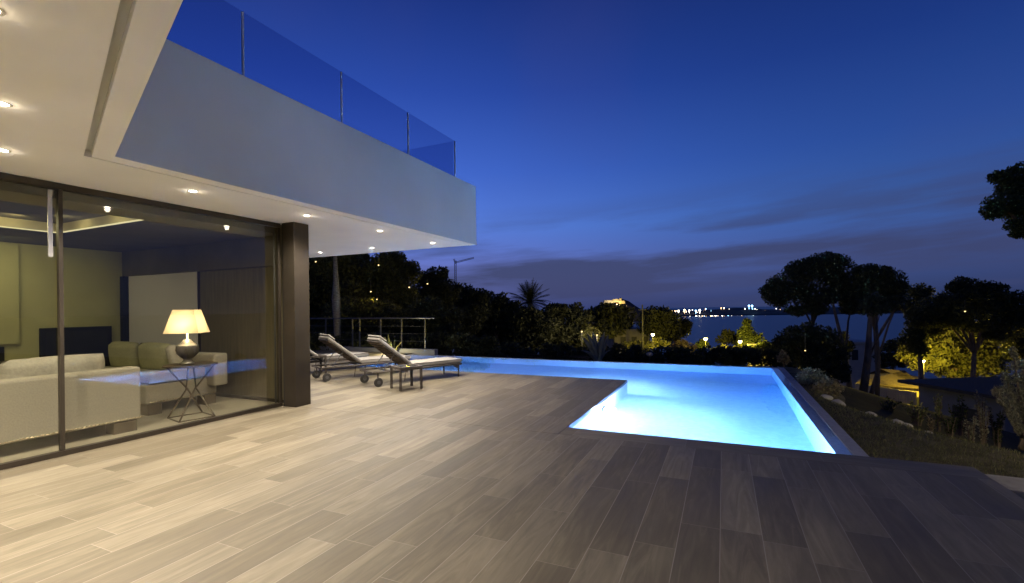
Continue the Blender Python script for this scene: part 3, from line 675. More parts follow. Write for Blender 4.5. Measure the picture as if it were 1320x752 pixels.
# left wood
WL = [('wide dark pine close behind the terrace railing, left of the palm trunk', 24, [(425, 345, 40, 40), (395, 370, 40, 40), (440, 385, 40, 30), (410, 410, 40, 30)], 420),
      ('tallest dark pine of the wood, its top touching the soffit line', 26, [(500, 350, 34, 24), (525, 352, 24, 20), (480, 365, 36, 30), (510, 385, 36, 28), (505, 335, 22, 12)], 505),
      ('rounded dark pine just left of the crane', 30, [(562, 358, 20, 18), (548, 372, 24, 22), (575, 376, 24, 20), (560, 395, 34, 24)], 560),
      ('low dark pine under the crane', 33, [(600, 382, 20, 20), (588, 390, 22, 22), (615, 392, 22, 20), (600, 410, 34, 22)], 602),
      ('dark pine right of the crane, behind the grey house', 38, [(636, 390, 20, 15), (650, 398, 22, 16), (625, 400, 20, 18), (640, 415, 34, 20)], 645),
      ('dark low tree below the first pine, behind the railing', 21, [(450, 405, 40, 28), (490, 410, 36, 28), (430, 430, 36, 24), (475, 435, 36, 20)], 465),
      ('dark bushy tree behind the right end of the railing', 20.5, [(545, 412, 34, 28), (575, 420, 28, 24), (520, 430, 30, 22), (560, 440, 34, 18)], 550),
      ('dark tree with rounded top directly right of the palm', 42, [(722, 402, 28, 13), (705, 412, 26, 16), (745, 410, 24, 16), (725, 428, 36, 18)], 725),
      ('dark tree directly beneath the palm crown', 38, [(680, 410, 26, 17), (660, 418, 24, 18), (695, 425, 30, 20), (672, 440, 34, 18)], 680),
      ('dark tree in front of the lit hilltop fortress', 47, [(775, 405, 26, 14), (800, 405, 24, 14), (760, 415, 24, 18), (785, 420, 34, 14)], 782),
      ('dark tree right of the thin pole', 45, [(843, 405, 20, 13), (858, 412, 22, 16), (835, 418, 18, 16), (850, 425, 26, 14)], 850),
      ('low dark tree whose edge meets the sea, left of the city lights', 48, [(872, 416, 18, 12), (880, 426, 12, 12), (865, 430, 20, 12)], 872)]
WL += [('broad black tree filling the wood behind the crane-side pines', 40, [(540, 400, 40, 34), (590, 412, 40, 30), (500, 400, 40, 36), (630, 425, 36, 24)], 560),
      ('black thicket tree behind the grey house', 46, [(600, 430, 40, 24), (650, 430, 40, 26), (690, 436, 36, 22)], 640),
      ('black thicket tree right behind the agave', 44, [(735, 436, 34, 20), (700, 440, 30, 18), (770, 425, 30, 14)], 740),
      ('dark tree behind the railing at the pillar edge', 28, [(400, 360, 36, 44), (415, 400, 36, 36), (450, 360, 36, 36), (470, 400, 34, 34)], 425),
      ('dark tree with crown filling the gap left of the tallest pine', 29, [(465, 345, 28, 24), (450, 335, 26, 22), (480, 380, 34, 30)], 462)]
for lab, D, cl, b_ in WL: tree('pine_tree', lab, 'pine tree', D, b_, cl, r=.18, leaf=2.6, group=PG, dens=3.4)
tree('cypress_tree', 'pointed dark tree standing against the sea behind the right-hand yellow lamp', 'tree', 62, 963, [(963, 418, 7, 9), (963, 430, 12, 12), (962, 442, 15, 12), (972, 440, 12, 14)], m='leaf', r=.15, leaf=2.2)
tree('round_tree', 'small round dark tree against the sea between the two yellow lamps', 'tree', 70, 938, [(938, 430, 9, 7), (932, 438, 12, 8), (946, 438, 10, 8)], m='pine', r=.15, leaf=2.2)
tree('broad_bush', 'large black bush right of the pool corner', 'bush', 15, 1045, [(1030, 432, 24, 16), (1060, 435, 24, 18), (1075, 455, 22, 22), (1040, 455, 34, 24), (1062, 478, 28, 18), (1012, 440, 16, 16), (1085, 480, 14, 14)], m='pine', r=.08, leaf=2.6)
tree('dark_tree', 'small dark tree at the right of the pale flat-roofed house', 'tree', 48, 1150, [(1150, 450, 14, 12), (1162, 462, 14, 14), (1145, 466, 16, 12)], m='pine', r=.12, leaf=2.4)
tree('dark_tree', 'small tree in front of the pale flat-roofed house', 'tree', 40, 1092, [(1086, 436, 9, 9), (1092, 446, 10, 8)], m='pine', r=.1, leaf=2.2)
# middle-distance shrubs lit by the street lamps
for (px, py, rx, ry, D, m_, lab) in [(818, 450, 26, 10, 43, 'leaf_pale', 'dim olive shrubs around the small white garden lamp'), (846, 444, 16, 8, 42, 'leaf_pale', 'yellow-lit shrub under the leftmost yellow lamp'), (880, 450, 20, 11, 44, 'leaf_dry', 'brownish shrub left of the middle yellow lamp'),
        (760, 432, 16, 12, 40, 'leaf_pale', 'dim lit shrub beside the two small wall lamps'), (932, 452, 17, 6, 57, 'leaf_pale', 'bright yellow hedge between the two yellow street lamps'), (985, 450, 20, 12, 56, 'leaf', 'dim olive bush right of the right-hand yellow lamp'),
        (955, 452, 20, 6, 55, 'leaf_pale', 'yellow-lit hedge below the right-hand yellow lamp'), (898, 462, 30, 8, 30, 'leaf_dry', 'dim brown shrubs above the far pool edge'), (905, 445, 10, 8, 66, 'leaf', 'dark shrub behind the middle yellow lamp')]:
    tree('shrub', lab, 'shrub', D, px, [(px-rx*.45, py+1, rx*.6, ry*.8), (px+rx*.45, py, rx*.6, ry*.8), (px, py-2, rx*.6, ry)], m=m_, r=.05, leaf=2.0)
# dark hedge right beyond the pool
hb = []
for k, px in enumerate(range(640, 1040, 18)):
    y0 = 452+(px-640)*.012; hb.append((px, y0+random.uniform(-3, 3)+6, 18, 16, random.uniform(-1, 1)))
hb2 = [(px, 446+random.uniform(-4, 4), 20, 18, random.uniform(-.8, .8)) for px in range(395, 640, 18)]
tree('hedge', 'long dark hedge behind the steel terrace railing', 'hedge', 17.5, 520, hb2+[(p[0]+8, 464, 20, 14, 0) for p in hb2], m='pine', r=.06, leaf=2.6, sub=5)
h = tree('hedge', 'long dark hedge just beyond the far pool edge', 'hedge', 19, 840, hb, m='pine', r=.06, leaf=2.6, sub=5)
for px, py, rx, ry, D, m_, lab in [(1045, 488, 22, 14, 9.0, 'leaf_grey', 'pale grey-leaved bush beside the infinity edge of the pool'), (1068, 500, 20, 15, 8.3, 'leaf_dry', 'brownish grey bush between the pool edge and the rocks'), (1010, 462, 9, 12, 12.9, 'leaf_dry', 'sparse flowering shrub at the far right corner of the pool'),
        (600, 440, 18, 14, 21, 'leaf', 'dim bush below the grey house'), (575, 446, 10, 10, 18.5, 'leaf_dry', 'small dry bush at the left end of the pool')]:
    tree('shrub', lab, 'shrub', D, px, [(px-rx*.4, py, rx*.6, ry*.7), (px+rx*.4, py+2, rx*.6, ry*.7), (px, py-ry*.3, rx*.6, ry*.7)], m=m_, r=.03, leaf=2.4, dens=2.4, sub=8)

# upright shrubs and grasses along the lawn edge: stems with leaves
def stems(label, px, py, D, hpx, wpx, ns, m, cat='shrub', group=None, lw=.012, ll=.05, zoff=None, name='garden_plant'):
    k = D/F; x, y = polar(px, D); z = terr(x, y) if zoff is None else zoff
    p0 = at(px, py, D); z = min(z, p0.z)
    t = empty(name, (x, y, z), 0, label, cat, group); H = p0.z-z+hpx*k; mb = MB(); pts = []
    for i in range(ns):
        a = random.uniform(0, 2*PI); s = random.random()**.5*wpx*k; hh = H*random.uniform(.7, 1.05)
        b0 = Vector((math.cos(a)*s*.3, math.sin(a)*s*.3, 0)); tp = Vector((math.cos(a)*s, math.sin(a)*s, hh)); md = b0.lerp(tp, .5)-Vector((math.cos(a)*s*.15, math.sin(a)*s*.15, 0))
        mb.tube([b0, md, tp], [.012, .008, .003], 5); pts.append((b0, md, tp))
    mb.build('stem', M['bark'], t)
    V = []; Fc = []
    for b0, md, tp in pts:
        nl = int(max(14, H/ll*3.2))
        for j in range(nl):
            u = .15+.85*random.random(); c = b0.lerp(md, u*2) if u < .5 else md.lerp(tp, u*2-1)
            d = Vector((random.gauss(0, 1), random.gauss(0, 1), random.uniform(.3, 1.6))).normalized(); sd = d.cross(Vector((random.gauss(0, 1), random.gauss(0, 1), random.gauss(0, 1)))).normalized()
            L_ = ll*random.uniform(.6, 1.3); o = len(V)
            V += [c, c+d*L_*.5+sd*lw, c+d*L_, c+d*L_*.5-sd*lw]; Fc.append((o, o+1, o+2, o+3))
    MB().add(V, Fc).build('foliage', m, t); return t
GP = 'plants along the lawn edge'
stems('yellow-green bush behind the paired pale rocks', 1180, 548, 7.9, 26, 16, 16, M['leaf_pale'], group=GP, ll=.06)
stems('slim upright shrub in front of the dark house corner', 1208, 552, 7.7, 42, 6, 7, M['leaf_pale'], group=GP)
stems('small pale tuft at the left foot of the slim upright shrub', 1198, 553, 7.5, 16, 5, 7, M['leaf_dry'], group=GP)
stems('dark upright shrub against the grey house wall', 1234, 556, 7.9, 44, 11, 9, M['leaf'], group=GP)
stems('tall narrow sapling before the right part of the dark roof', 1265, 556, 7.4, 48, 7, 7, M['leaf_grey'], group=GP)
stems('low pale-leaved plant between the sapling and the grey wall shrub', 1250, 560, 7.2, 24, 9, 8, M['leaf_grey'], group=GP)
stems('dark round plant beneath the house wall, right of the yellow-green bush', 1222, 556, 7.4, 20, 10, 10, M['leaf'], group=GP)
stems('dark shrub beside the big juniper at the right', 1283, 560, 7.6, 30, 9, 10, M['leaf'], group=GP)
stems('dark low plants behind the round pale rock', 1140, 535, 8.9, 20, 16, 14, M['leaf'], group=GP)
stems('dark low plants right of the widest pale rock', 1098, 522, 9.6, 12, 12, 12, M['leaf'], group=GP)
# juniper at right edge
jx, jy = polar(1312, 7.3); jz = terr(jx, jy)
jt = empty('juniper', (jx, jy, jz), 0, 'large upright juniper with fanning branches at the right edge', 'shrub'); cl = []; limbs = []
for (a, b_, c_, d_) in ((1318, 560, 1297, 488), (1322, 560, 1306, 455), (1320, 560, 1285, 505), (1326, 560, 1318, 470), (1328, 560, 1335, 450), (1330, 560, 1350, 480), (1318, 565, 1300, 520), (1328, 560, 1322, 500)):
    p, q = at(a, b_, 7.4)-Vector(jt.location), at(c_, d_, 7.2+random.uniform(-.3, .3))-Vector(jt.location); p.z = max(p.z, 0)
    limbs.append(([p*.4, p, p.lerp(q, .5), q], [.04, .03, .02, .008]))
    for u in (.3, .5, .68, .84, 1): cl.append((p.lerp(q, u), .075, .075, .12))
trunk_mesh(jt, limbs, 1, jt, M['bark']); leaf_cloud('foliage', M['leaf_grey'], cl, .02, jt, 2.8, .35, 6, upward=1.2)

# palm
def palm(label, px, py, D, rpx, trunk_m):
    x, y = polar(px, D); z = terr(x, y); c = at(px, py, D); k = D/F
    t = empty('palm_tree', (x, y, z), 0, label, 'palm tree'); O = Vector((x, y, z)); cc = c-O
    mb = MB(); npts = 9; mb.tube([cc*(i/(npts-1)) for i in range(npts)], [.24+.02*(i % 2) for i in range(npts)], 10); mb.build('trunk', trunk_m, t, smooth=True)
    mb.v = []
    for i in range(64):
        a = i*2.4; el = R(random.uniform(-8, 84)); L_ = rpx*k*random.uniform(.85, 1.12); V = []; Fc = []
        d = Vector((math.cos(a)*math.cos(el), math.sin(a)*math.cos(el), math.sin(el))); side = Vector((-math.sin(a), math.cos(a), 0))
        prev = cc.copy(); pos = []
        for s in range(9):
            pos.append(prev.copy()); prev = prev+d*(L_/8); d = (d+Vector((0, 0, -.09-.03*(el < .6)))).normalized()
        for s in range(1, 9):
            for sub in (0, .5):
                p = pos[s] if sub == 0 else pos[s].lerp(pos[s-1], .5); dd = (pos[s]-pos[s-1]).normalized(); w = L_*.30*math.sin(PI*min(1, (s-.5)/8.5+.08))
                for sg in (-1, 1):
                    o = len(V); e = p+side*sg*w*.8+dd*w*.7-Vector((0, 0, w*.25)); V += [p, p+dd*L_*.03, e]; Fc.append((o, o+1, o+2))
        f = MB().add(V, Fc); f.tube(pos, [.05*k*10/D*6*.3+.02]*9, 4); f.build('frond', M['palm'], t)
    return t
palm('feather palm with radiating crown standing above the dark wood', 683, 391, 52, 30, M['bark_grey'])
# pale palm-like trunk behind the railing
x, y = polar(433, 17.3); z = terr(x, y); O = Vector((x, y, z)); t = empty('palm_tree', O, 0, 'pale bare palm trunk rising behind the railing and loungers', 'palm tree')
pts = [at(px, py, 17.3)-O for px, py in ((436, 470), (435, 440), (434, 410), (433, 385), (433, 360), (432, 335), (432, 312))]
MB().tube([(pts[0].x, pts[0].y, 0)]+pts, [.14, .12, .11, .13, .15, .09, .07, .06], 10).build('trunk', M['bark_grey'], t, smooth=True)
tp = pts[-1]
for i in range(14):
    a = i*2.4; V = []; Fc = []; d = Vector((math.cos(a), math.sin(a), random.uniform(-.2, .8))).normalized(); p = tp.copy(); side = Vector((-math.sin(a), math.cos(a), 0))
    for s in range(8):
        q = p+d*.17; w = .2*math.sin(PI*(s+1)/9)
        for sg in (-1, 1):
            o = len(V); V += [p, q, p+side*sg*w+d*.12-Vector((0, 0, .05))]; Fc.append((o, o+1, o+2))
        p = q; d = (d+Vector((0, 0, -.16))).normalized()
    MB().add(V, Fc).build('frond', M['palm'], t)
# agave-like plant beyond the pool
M['agave'] = mat('agave_skin', (.17, .18, .15), .6, var=.2, scale=5)
def blades(name, label, px, py, D, lst, m, cat='plant'):
    O = at(px, py, D); gz_ = terr(O.x, O.y); O = Vector((O.x, O.y, gz_)); t = empty(name, O, 0, label, cat)
    base = at(px, py, D)-O
    for (ax, ay, w, bend) in lst:
        tip = at(ax, ay, D+random.uniform(-.3, .3))-O; V = []; Fc = []; n = 8; side = rt*1.0
        for i in range(n+1):
            u = i/n; p = base.lerp(tip, u)+Vector((0, 0, bend*math.sin(PI*u))); ww = w*(math.sin(PI*min(1, u*.9+.08))**.6)*D/F
            V += [p-side*ww, p+Vector((0, 0, 0))-fw*ww*.35, p+side*ww, p+fw*ww*.35]
        for i in range(n):
            for q in range(4): Fc.append((i*4+q, i*4+(q+1) % 4, (i+1)*4+(q+1) % 4, (i+1)*4+q))
        f = MB().add(V, Fc); f.build('leaf', m, t, smooth=True)
    MB().tube([(base.x*.9, base.y*.9, 0), base], [.05, .04], 6).build('stalk', M['bark'], t)
    return t
blades('agave', 'large bare-looking agave with grey blades beyond the far pool edge', 772, 470, 16.5, [(750, 434, 3.2, .1), (757, 430, 3, .1), (764, 428, 2.5, .1), (775, 432, 3.2, 0), (779, 428, 3, 0), (784, 432, 2.6, 0), (748, 452, 3.6, .15), (753, 455, 3, .15), (788, 452, 1.4, .15), (770, 440, 3, 0)], M['agave'], 'agave')
blades('agave', 'small spiky plant glowing in a garden spotlight by the railing', 505, 466, 15.6, [(496, 434, 2, .05), (500, 431, 2, .05), (504, 440, 2, 0), (509, 438, 1.6, 0), (514, 444, 1.6, .05), (498, 444, 2, .05), (493, 440, 1.6, .05), (518, 440, 1.2, .05)], M['leaf_pale'], 'plant')
pp = at(505, 452, 15.2); sl = MB().lathe([(0, 0), (.04, 0), (.05, .09), (0, .09)], n=12).build('garden_spotlight', M['iron']); sl.location = pp-Vector((0, .1, .15)); tag(sl, 'small garden spotlight at the foot of the glowing spiky plant', 'light')
lamp('garden_spotlight_lamp', 'POINT', (0, -.12, .2), 45, (1, .85, .45), sl, .04)

# ------------------------------------------------------------------ houses
def frame_at(px, D, rz):      # world matrix with x axis along the facade
    x, y = polar(px, D); return x, y
def hip_house(label, px0, py_eave0, px1, py_eave1, D0, D1, depth, py_ridge, wall_h, roofm, wallm, ov=.4, rl_=.5):
    a = at(px0, py_eave0, D0); b_ = at(px1, py_eave1, D1); ez = (a.z+b_.z)/2; ax = (Vector((b_.x, b_.y, 0))-Vector((a.x, a.y, 0))); W = ax.length; ax.normalize(); dn = Vector((-ax.y, ax.x, 0))
    t = empty('house', (a.x, a.y, ez-wall_h), math.atan2(ax.y, ax.x), label, 'house'); H = wall_h
    MB().box(ov, W-ov, ov, depth-ov, 0, H-.002).build('wall', wallm, t)
    rz = at((px0+px1)/2, py_ridge, (D0+D1)/2+depth/2).z-ez+H
    mb = MB(); e = .12
    mb.add([(0, 0, H), (W, 0, H), (W, depth, H), (0, depth, H), (0, 0, H+e), (W, 0, H+e), (W, depth, H+e), (0, depth, H+e), (depth*rl_, depth/2, rz), (W-depth*rl_, depth/2, rz)],
           [(3, 2, 1, 0), (0, 1, 5, 4), (1, 2, 6, 5), (2, 3, 7, 6), (3, 0, 4, 7), (4, 5, 9, 8), (5, 6, 9), (6, 7, 8, 9), (7, 4, 8)])
    mb.build('roof', roofm, t); return t, W, H
h1, W, H = hip_house('low grey house with dark hipped roof beyond the lawn', 1157, 497, 1300, 513, 19.5, 15.5, 6.0, 483, 2.6, M['roof_dark'], M['wall_grey'], .5, .42)
MB().box(W-2.2, W-1.3, .44, .5, 0, 2.0).build('door', M['black'], h1)
h2, W, H = hip_house('yellow-lit bungalow with shallow pitched roof behind the dark-roofed house', 1104, 497, 1192, 500, 33, 30.5, 5.0, 475, 2.5, M['roof_tan'], M['wall_lit'], .3, .5)
for k in range(9): MB().box(.5+k*.5, .56+k*.5, .24, .298, 0, 2.3).build('pilaster', M['wall_pale'], h2)
MB().box(3.2, 4.0, .24, .296, 1.0, 1.9).build('window', M['black'], h2)
MB().box(2.2, 3.0, .22, .28, .1, 2.0).build('door', M['wall_pale'], h2)
# fence in front of it
fn = empty('fence', (0, 0, 0), 0, 'yellow-lit plank fence running down beside the bungalow', 'fence'); a, b_ = at(1104, 499, 30.), at(1180, 511, 28.2)
fn.location = a-Vector((0, 0, .0)); d = b_-a
for k in range(26):
    p = d*(k/25); MB().box(p.x-.06, p.x+.06, p.y-.015, p.y+.015, p.z-.55, p.z+.25).build('plank', M['wall_pale'], fn)
# pale flat-roofed house behind trunks
def block(label, px0, py0, px1, py1, D, depth, m, name='house', rz=0, down=3.):
    a, b_ = at(px0, py0, D), at(px1, py1, D); W = (Vector((b_.x-a.x, b_.y-a.y, 0))).length
    t = empty(name, (a.x, a.y, b_.z-down), YAW+rz, label, 'house'); H = a.z-b_.z+down
    MB().box(0, W, 0, depth, 0, H).build('wall', m, t); MB().box(-.2, W+.2, -.2, depth+.2, H+.002, H+.25).build('roof', m, t, bevel=.02); return t, W, H
h3, W, H = block('pale flat-roofed house seen between the pine trunks', 1074, 444, 1131, 476, 55, 7, M['wall_pale'])
for k in range(3): MB().box(.6+k*1.6, 1.3+k*1.6, -.05, -.002, H-1.9, H-.7).build('window', M['black'], h3)
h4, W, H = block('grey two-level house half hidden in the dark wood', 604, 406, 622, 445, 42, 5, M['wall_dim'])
MB().box(W+.002, W+1.6, .4, 4.5, 0, H-.75).build('wing', M['wall_pale'], h4); MB().box(.35, .8, -.04, -.002, H-1.3, H-.6).build('window', M['black'], h4)
h5, W, H = block('small pale hut lit by the middle yellow lamp', 872, 444, 884, 458, 50, 3, M['wall_dim'], down=2); MB().box(.3, .7, -.04, -.002, H-1.2, H-.5).build('window', M['black'], h5)
h6, W, H = block('low pale garden wall lit yellow beside the right-hand lamp', 968, 446, 1000, 457, 60, .4, M['wall_pale'], name='garden_wall', down=1.5); h6['category'] = 'wall'
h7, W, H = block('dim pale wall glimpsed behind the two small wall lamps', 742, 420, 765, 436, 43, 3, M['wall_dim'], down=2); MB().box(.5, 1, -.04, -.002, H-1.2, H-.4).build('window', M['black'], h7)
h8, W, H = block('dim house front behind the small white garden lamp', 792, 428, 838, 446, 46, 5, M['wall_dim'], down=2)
for k in range(3): MB().box(.6+k*1.1, 1.1+k*1.1, -.04, -.002, H-1.3, H-.5).build('window', M['black'], h8)

# ------------------------------------------------------------------ lamps outside
def street(label, px, py, D, pw, r_px=2.3, m='street', col=(1, .74, .07), group=None, name='street_lamp', post=True):
    g = at(px, py, D); z = terr(g.x, g.y); t = empty(name, (g.x, g.y, min(z, g.z-1.0)), 0, label, 'street lamp' if post else 'lamp', group); h = g.z-t.location.z; r = r_px*D/F
    if post: MB().tube([(0, .0, 0), (0, .0, h-.05)], [.045, .03], 8).build('post', M['iron'], t)
    else: MB().tube([(0, .0, h), (0, .0, h+.5)], .008, 5).build('cord', M['iron'], t)
    MB().lathe([(0, h+r*1.2), (r*1.5, h+r*.7), (r*1.55, h+r*.5)], n=14).build('hood', M['iron'], t)
    MB().ball((0, 0, h), r, n=12).build('globe', M[m], t, smooth=True)
    o = lamp('bulb', 'POINT', (0, 0, h), pw, col, t, r*1.05)
    o.location = (-fw.x*(r*2+.6)*1., -fw.y*(r*2+.6), h-.1); return t
SG = 'yellow street lamps below the garden'
street('bright street lamp in front of the yellow-lit tree, right of the pines', 1190, 465.5, 28.8, 2500, 1.9, group=SG)
street('bright yellow street lamp against the sea, middle one of three', 909.5, 437, 62, 2600, 2.1, group=SG)
street('bright yellow street lamp rightmost of three, by the pointed tree', 954, 440.5, 58, 3000, 2.1, group=SG)
street('yellow street lamp leftmost of three, under the dark trees', 841.5, 431.5, 40, 600, 1.9, group=SG)
street('small white garden lamp low above the far pool edge', 799.5, 445.5, 34, 260, 1.6, 'whiteglow', (1, .85, .6), name='garden_lamp')
street('tiny warm lamp on the left of two, above the agave', 750, 427.5, 38, 130, 1.1, 'dimglow', (1, .8, .5), name='garden_lamp')
street('tiny warm lamp on the right of two, above the agave', 769.5, 432, 38, 130, 1.1, 'dimglow', (1, .8, .5), name='garden_lamp')
street('tiny yellow lamp in the black bush right of the pool', 1038, 452, 13, 1.5, .9, 'dimglow', name='garden_lamp', post=False)
street('tiny pale lamp high in the broad umbrella pine', 1244, 401.5, 20.5, 4, .9, 'dimglow', name='garden_lamp', post=False)
for px, py, D, pw, lab in ((478, 376, 20.5, 12, 'tiny yellow lamp low in the wood left of the lit foliage'), (527.5, 370.5, 23, 8, 'tiny yellow lamp high in the wood, left of two'), (551, 366, 27, 8, 'tiny yellow lamp high in the wood, right of two'), (407, 337.5, 20, 5, 'tiny lamp among the trees just below the soffit edge'), (486, 386, 22, 40, 'small warm lamp lighting leaves in the middle of the wood'), (488, 342, 23, 20, 'small warm lamp lighting leaves near the soffit edge')):
    street(lab, px, py, D, pw, .9, 'dimglow', name='garden_lamp', post=False)
x, y = polar(1400, 9); bl = empty('bollard_lamp', (5.0, 5.2, lawn_z(5.0, 5.2)), 0, 'low garden bollard lamp past the right edge lighting the lawn border', 'lamp')
MB().tube([(0, 0, -.1), (0, 0, .5)], .04, 10).build('post', M['iron'], bl); MB().tube([(0, 0, .56), (0, 0, .58)], .12, 16).build('cap', M['iron'], bl); MB().tube([(0, 0, .501), (0, 0, .559)], .02, 12).build('globe', M['dimglow'], bl); lamp('bulb', 'POINT', (-.1, 0, .62), 230, (1, .85, .42), bl, .015)
# round-headed garden lamp beyond pool
g = at(837.5, 457, 15.6); z = terr(g.x, g.y); t = empty('garden_lamp', (g.x, g.y, z), 0, 'unlit round-headed garden lamp on a thin stem beyond the pool', 'lamp'); h = g.z-z
MB().tube([(0, 0, 0), (0, 0, h)], .012, 6).build('stem', M['iron'], t); MB().ball((0, 0, h), .115, 1, 1, .65, 12).build('globe', M['wall_pale'], t, smooth=True)
# pole
g = at(828, 393, 42); z = terr(g.x, g.y); t = empty('utility_pole', (g.x, g.y, z), 0, 'thin dark utility pole rising through the trees left of the city lights', 'pole')
MB().tube([(0, 0, 0), (0, 0, g.z-z)], [.09, .06], 8).build('post', M['iron'], t); MB().box(-.35, .35, -.03, .03, g.z-z-.5, g.z-z-.44).build('crossarm', M['iron'], t)
# crane
cr = at(587, 334, 160); cb = at(587, 372, 160); t = empty('tower_crane', cb, 0, 'thin tower crane silhouetted above the wood beside the villa corner', 'crane'); h = cr.z-cb.z
def lattice(name, p, q, w):
    mb = MB(); d = (q-p); n = max(3, int(d.length/w/1.3)); s1 = rt.cross(d.normalized()).normalized() if abs(d.normalized().dot(rt)) < .9 else Vector((0, 0, 1)); s2 = d.normalized().cross(s1)
    cs = [s1*w/2+s2*w/2, s1*w/2-s2*w/2, -s1*w/2-s2*w/2, -s1*w/2+s2*w/2]
    for c in cs: mb.tube([p+c, q+c], w*.13, 4)
    for i in range(n):
        for k in range(4): mb.tube([p+d*(i/n)+cs[k], p+d*((i+1)/n)+cs[(k+1) % 4]], w*.07, 3)
    return mb.build(name, M['crane'], t)
Lb = lambda px, py: at(px, py, 160)-cb
lattice('mast', Vector((0, 0, -8)), Lb(587, 336), .55); lattice('jib', Lb(586, 339), Lb(611, 332.5), .4); lattice('counter_jib', Lb(587, 339), Lb(585, 334), .4)

# ------------------------------------------------------------------ sea, far shore
SZ = -29
mb = MB(); mb.box(-4500, 6000, 150, 7500, SZ-1, SZ); struct(mb.build('sea', M['sea']))
mb = MB(); pts = []
D = 1300; nseg = 60; rngf = random.Random(3)
for i in range(nseg+1):
    px = 600+i*12; b_ = at(px, 409.5, D); hgt_ = 5+3*math.sin(i*.7)+rngf.uniform(0, 3)
    pts.append((b_.x, b_.y, hgt_))
V = []; Fc = []
for x, y, hh in pts:
    dx, dy = x/math.hypot(x, y), y/math.hypot(x, y)
    V += [(x, y, SZ-.5), (x+dx*20, y+dy*20, SZ+3), (x+dx*300, y+dy*300, SZ+8+hh*1.2), (x+dx*900, y+dy*900, SZ-.5)]
for i in range(nseg):
    for q in range(3): Fc.append((i*4+q, (i+1)*4+q, (i+1)*4+q+1, i*4+q+1))
struct(MB().add(V, Fc).build('far_shore', M['shore']))
# hill with fortress
hc = at(790, 396, 1000); V = []; Fc = []; n = 26
prof = [(-1, 0), (-.8, .18), (-.6, .42), (-.4, .62), (-.2, .8), (0, .95), (.15, 1), (.3, .9), (.45, .65), (.65, .35), (.85, .14), (1, 0)]
for j, (u, _) in enumerate(prof):
    for i in range(n+1):
        v = -1+2*i/n; hh = _*max(0, 1-abs(v)**1.6)*(1+.06*rngf.uniform(-1, 1)); p = rt0*(u*110)+Vector((fw.x, fw.y, 0))*(v*90); V.append((hc.x+p.x, hc.y+p.y, -32+hh*49))
for j in range(len(prof)-1):
    for i in range(n): Fc.append((j*(n+1)+i, (j+1)*(n+1)+i, (j+1)*(n+1)+i+1, j*(n+1)+i+1))
struct(MB().add(V, Fc).build('hill', M['shore'], smooth=True))
ft = empty('fortress', at(793, 390, 945), YAW, 'floodlit old fortress on the distant hilltop', 'fortress')
M['flood'] = emis('floodlit_stone', (1, .78, .42), .75)
for (x0, x1, y0, z0, z1) in ((-22, -4, 0, -1, 4), (-4, 8, 2, 0, 6), (8, 20, 0, -3, 2.5), (-30, -22, 1, -4, 0)):
    mb = MB().box(x0, x1, y0, y0+12, z0, z1)
    for k in range(int((x1-x0)/3)): mb.box(x0+k*3, x0+k*3+1.4, y0, y0+1, z1+.001, z1+1)
    mb.build('rampart', M['fort'], ft)
MB().lathe([(3, -2), (3, 8), (0, 10)], (12, 4, 0), 12).build('tower', M['fort'], ft)
for x, z, pw, c in ((-14, -5, 9000, (1, .9, .7)), (2, -4, 9000, (1, .9, .7)), (8, -7, 20000, (1, .72, .12)), (-3, -9, 9000, (1, .75, .2)), (20, -8, 4000, (1, .75, .3))):
    l_ = lamp('floodlight', 'POINT', (x, -9, z+4), pw*.55, c, ft, 1.0)
    MB().ball((x, -6, z), .9 if z > -6 else 1.3, n=8).build('floodlight_head', M['city_warm'], ft)
# city lights: posts with glowing heads on the far shore
heads = {}
def city(m, r):
    key = (m, r)
    if key not in heads:
        q = MB().ball((0, 0, 0), r, n=8); q.tube([(0, 0, -r*4), (0, 0, -r)], r*.12, 4); o = q.build('harbour_light', M[m], smooth=False); heads[key] = o; return o
    o = heads[key].copy(); C.objects.link(o); return o
LBL = {'city_white': ('white harbour light among the lights of the far shore', 'white lights of the far shore'), 'city_warm': ('orange harbour light among the lights of the far shore', 'orange lights of the far shore'), 'city_blue': ('bluish harbour light among the lights of the far shore', 'bluish lights of the far shore')}
for i in range(285):
    px = 862+rngf.random()**.85*222
    row = rngf.random()
    py = 408.3-rngf.random()*.8 if row < .42 else (403.5+rngf.uniform(-2, 2) if row < .9 else 399+rngf.uniform(-2, 2))
    if px < 885: py = 401.5+rngf.uniform(-1.2, 1.5)
    py += (px-880)*-.004
    m = rngf.choices(['city_white', 'city_warm', 'city_blue'], [5, 4, 2])[0]; r = rngf.choice([.5, .6, .7, .9, 1.1])
    o = city(m, r); o.location = at(px, py, 1290+rngf.uniform(-8, 8) if py > 407 else 1500+rngf.uniform(-30, 30)); tag(o, LBL[m][0], 'light', LBL[m][1])
for px, py, m, r, lab in ((965.5, 394.5, 'city_blue', 2.6, 'left of the twin pale blue lights high above the far shore'), (969.5, 394.5, 'city_blue', 2.6, 'right of the twin pale blue lights high above the far shore'), (902, 400.3, 'city_white', 2.8, 'brightest white light on the far shore, above the sea'), (882.3, 399.8, 'city_warm', 2.5, 'large orange light near the left end of the city lights'), (897, 400.8, 'city_blue', 2.4, 'large bluish light just left of the brightest white one'), (875, 401, 'city_white', 2.3, 'large white light at the left end of the city lights'), (888.5, 400.5, 'city_white', 2., 'white light between the large orange and bluish ones')):
    o = city(m, r); o.location = at(px, py, 1400); tag(o, lab, 'light')
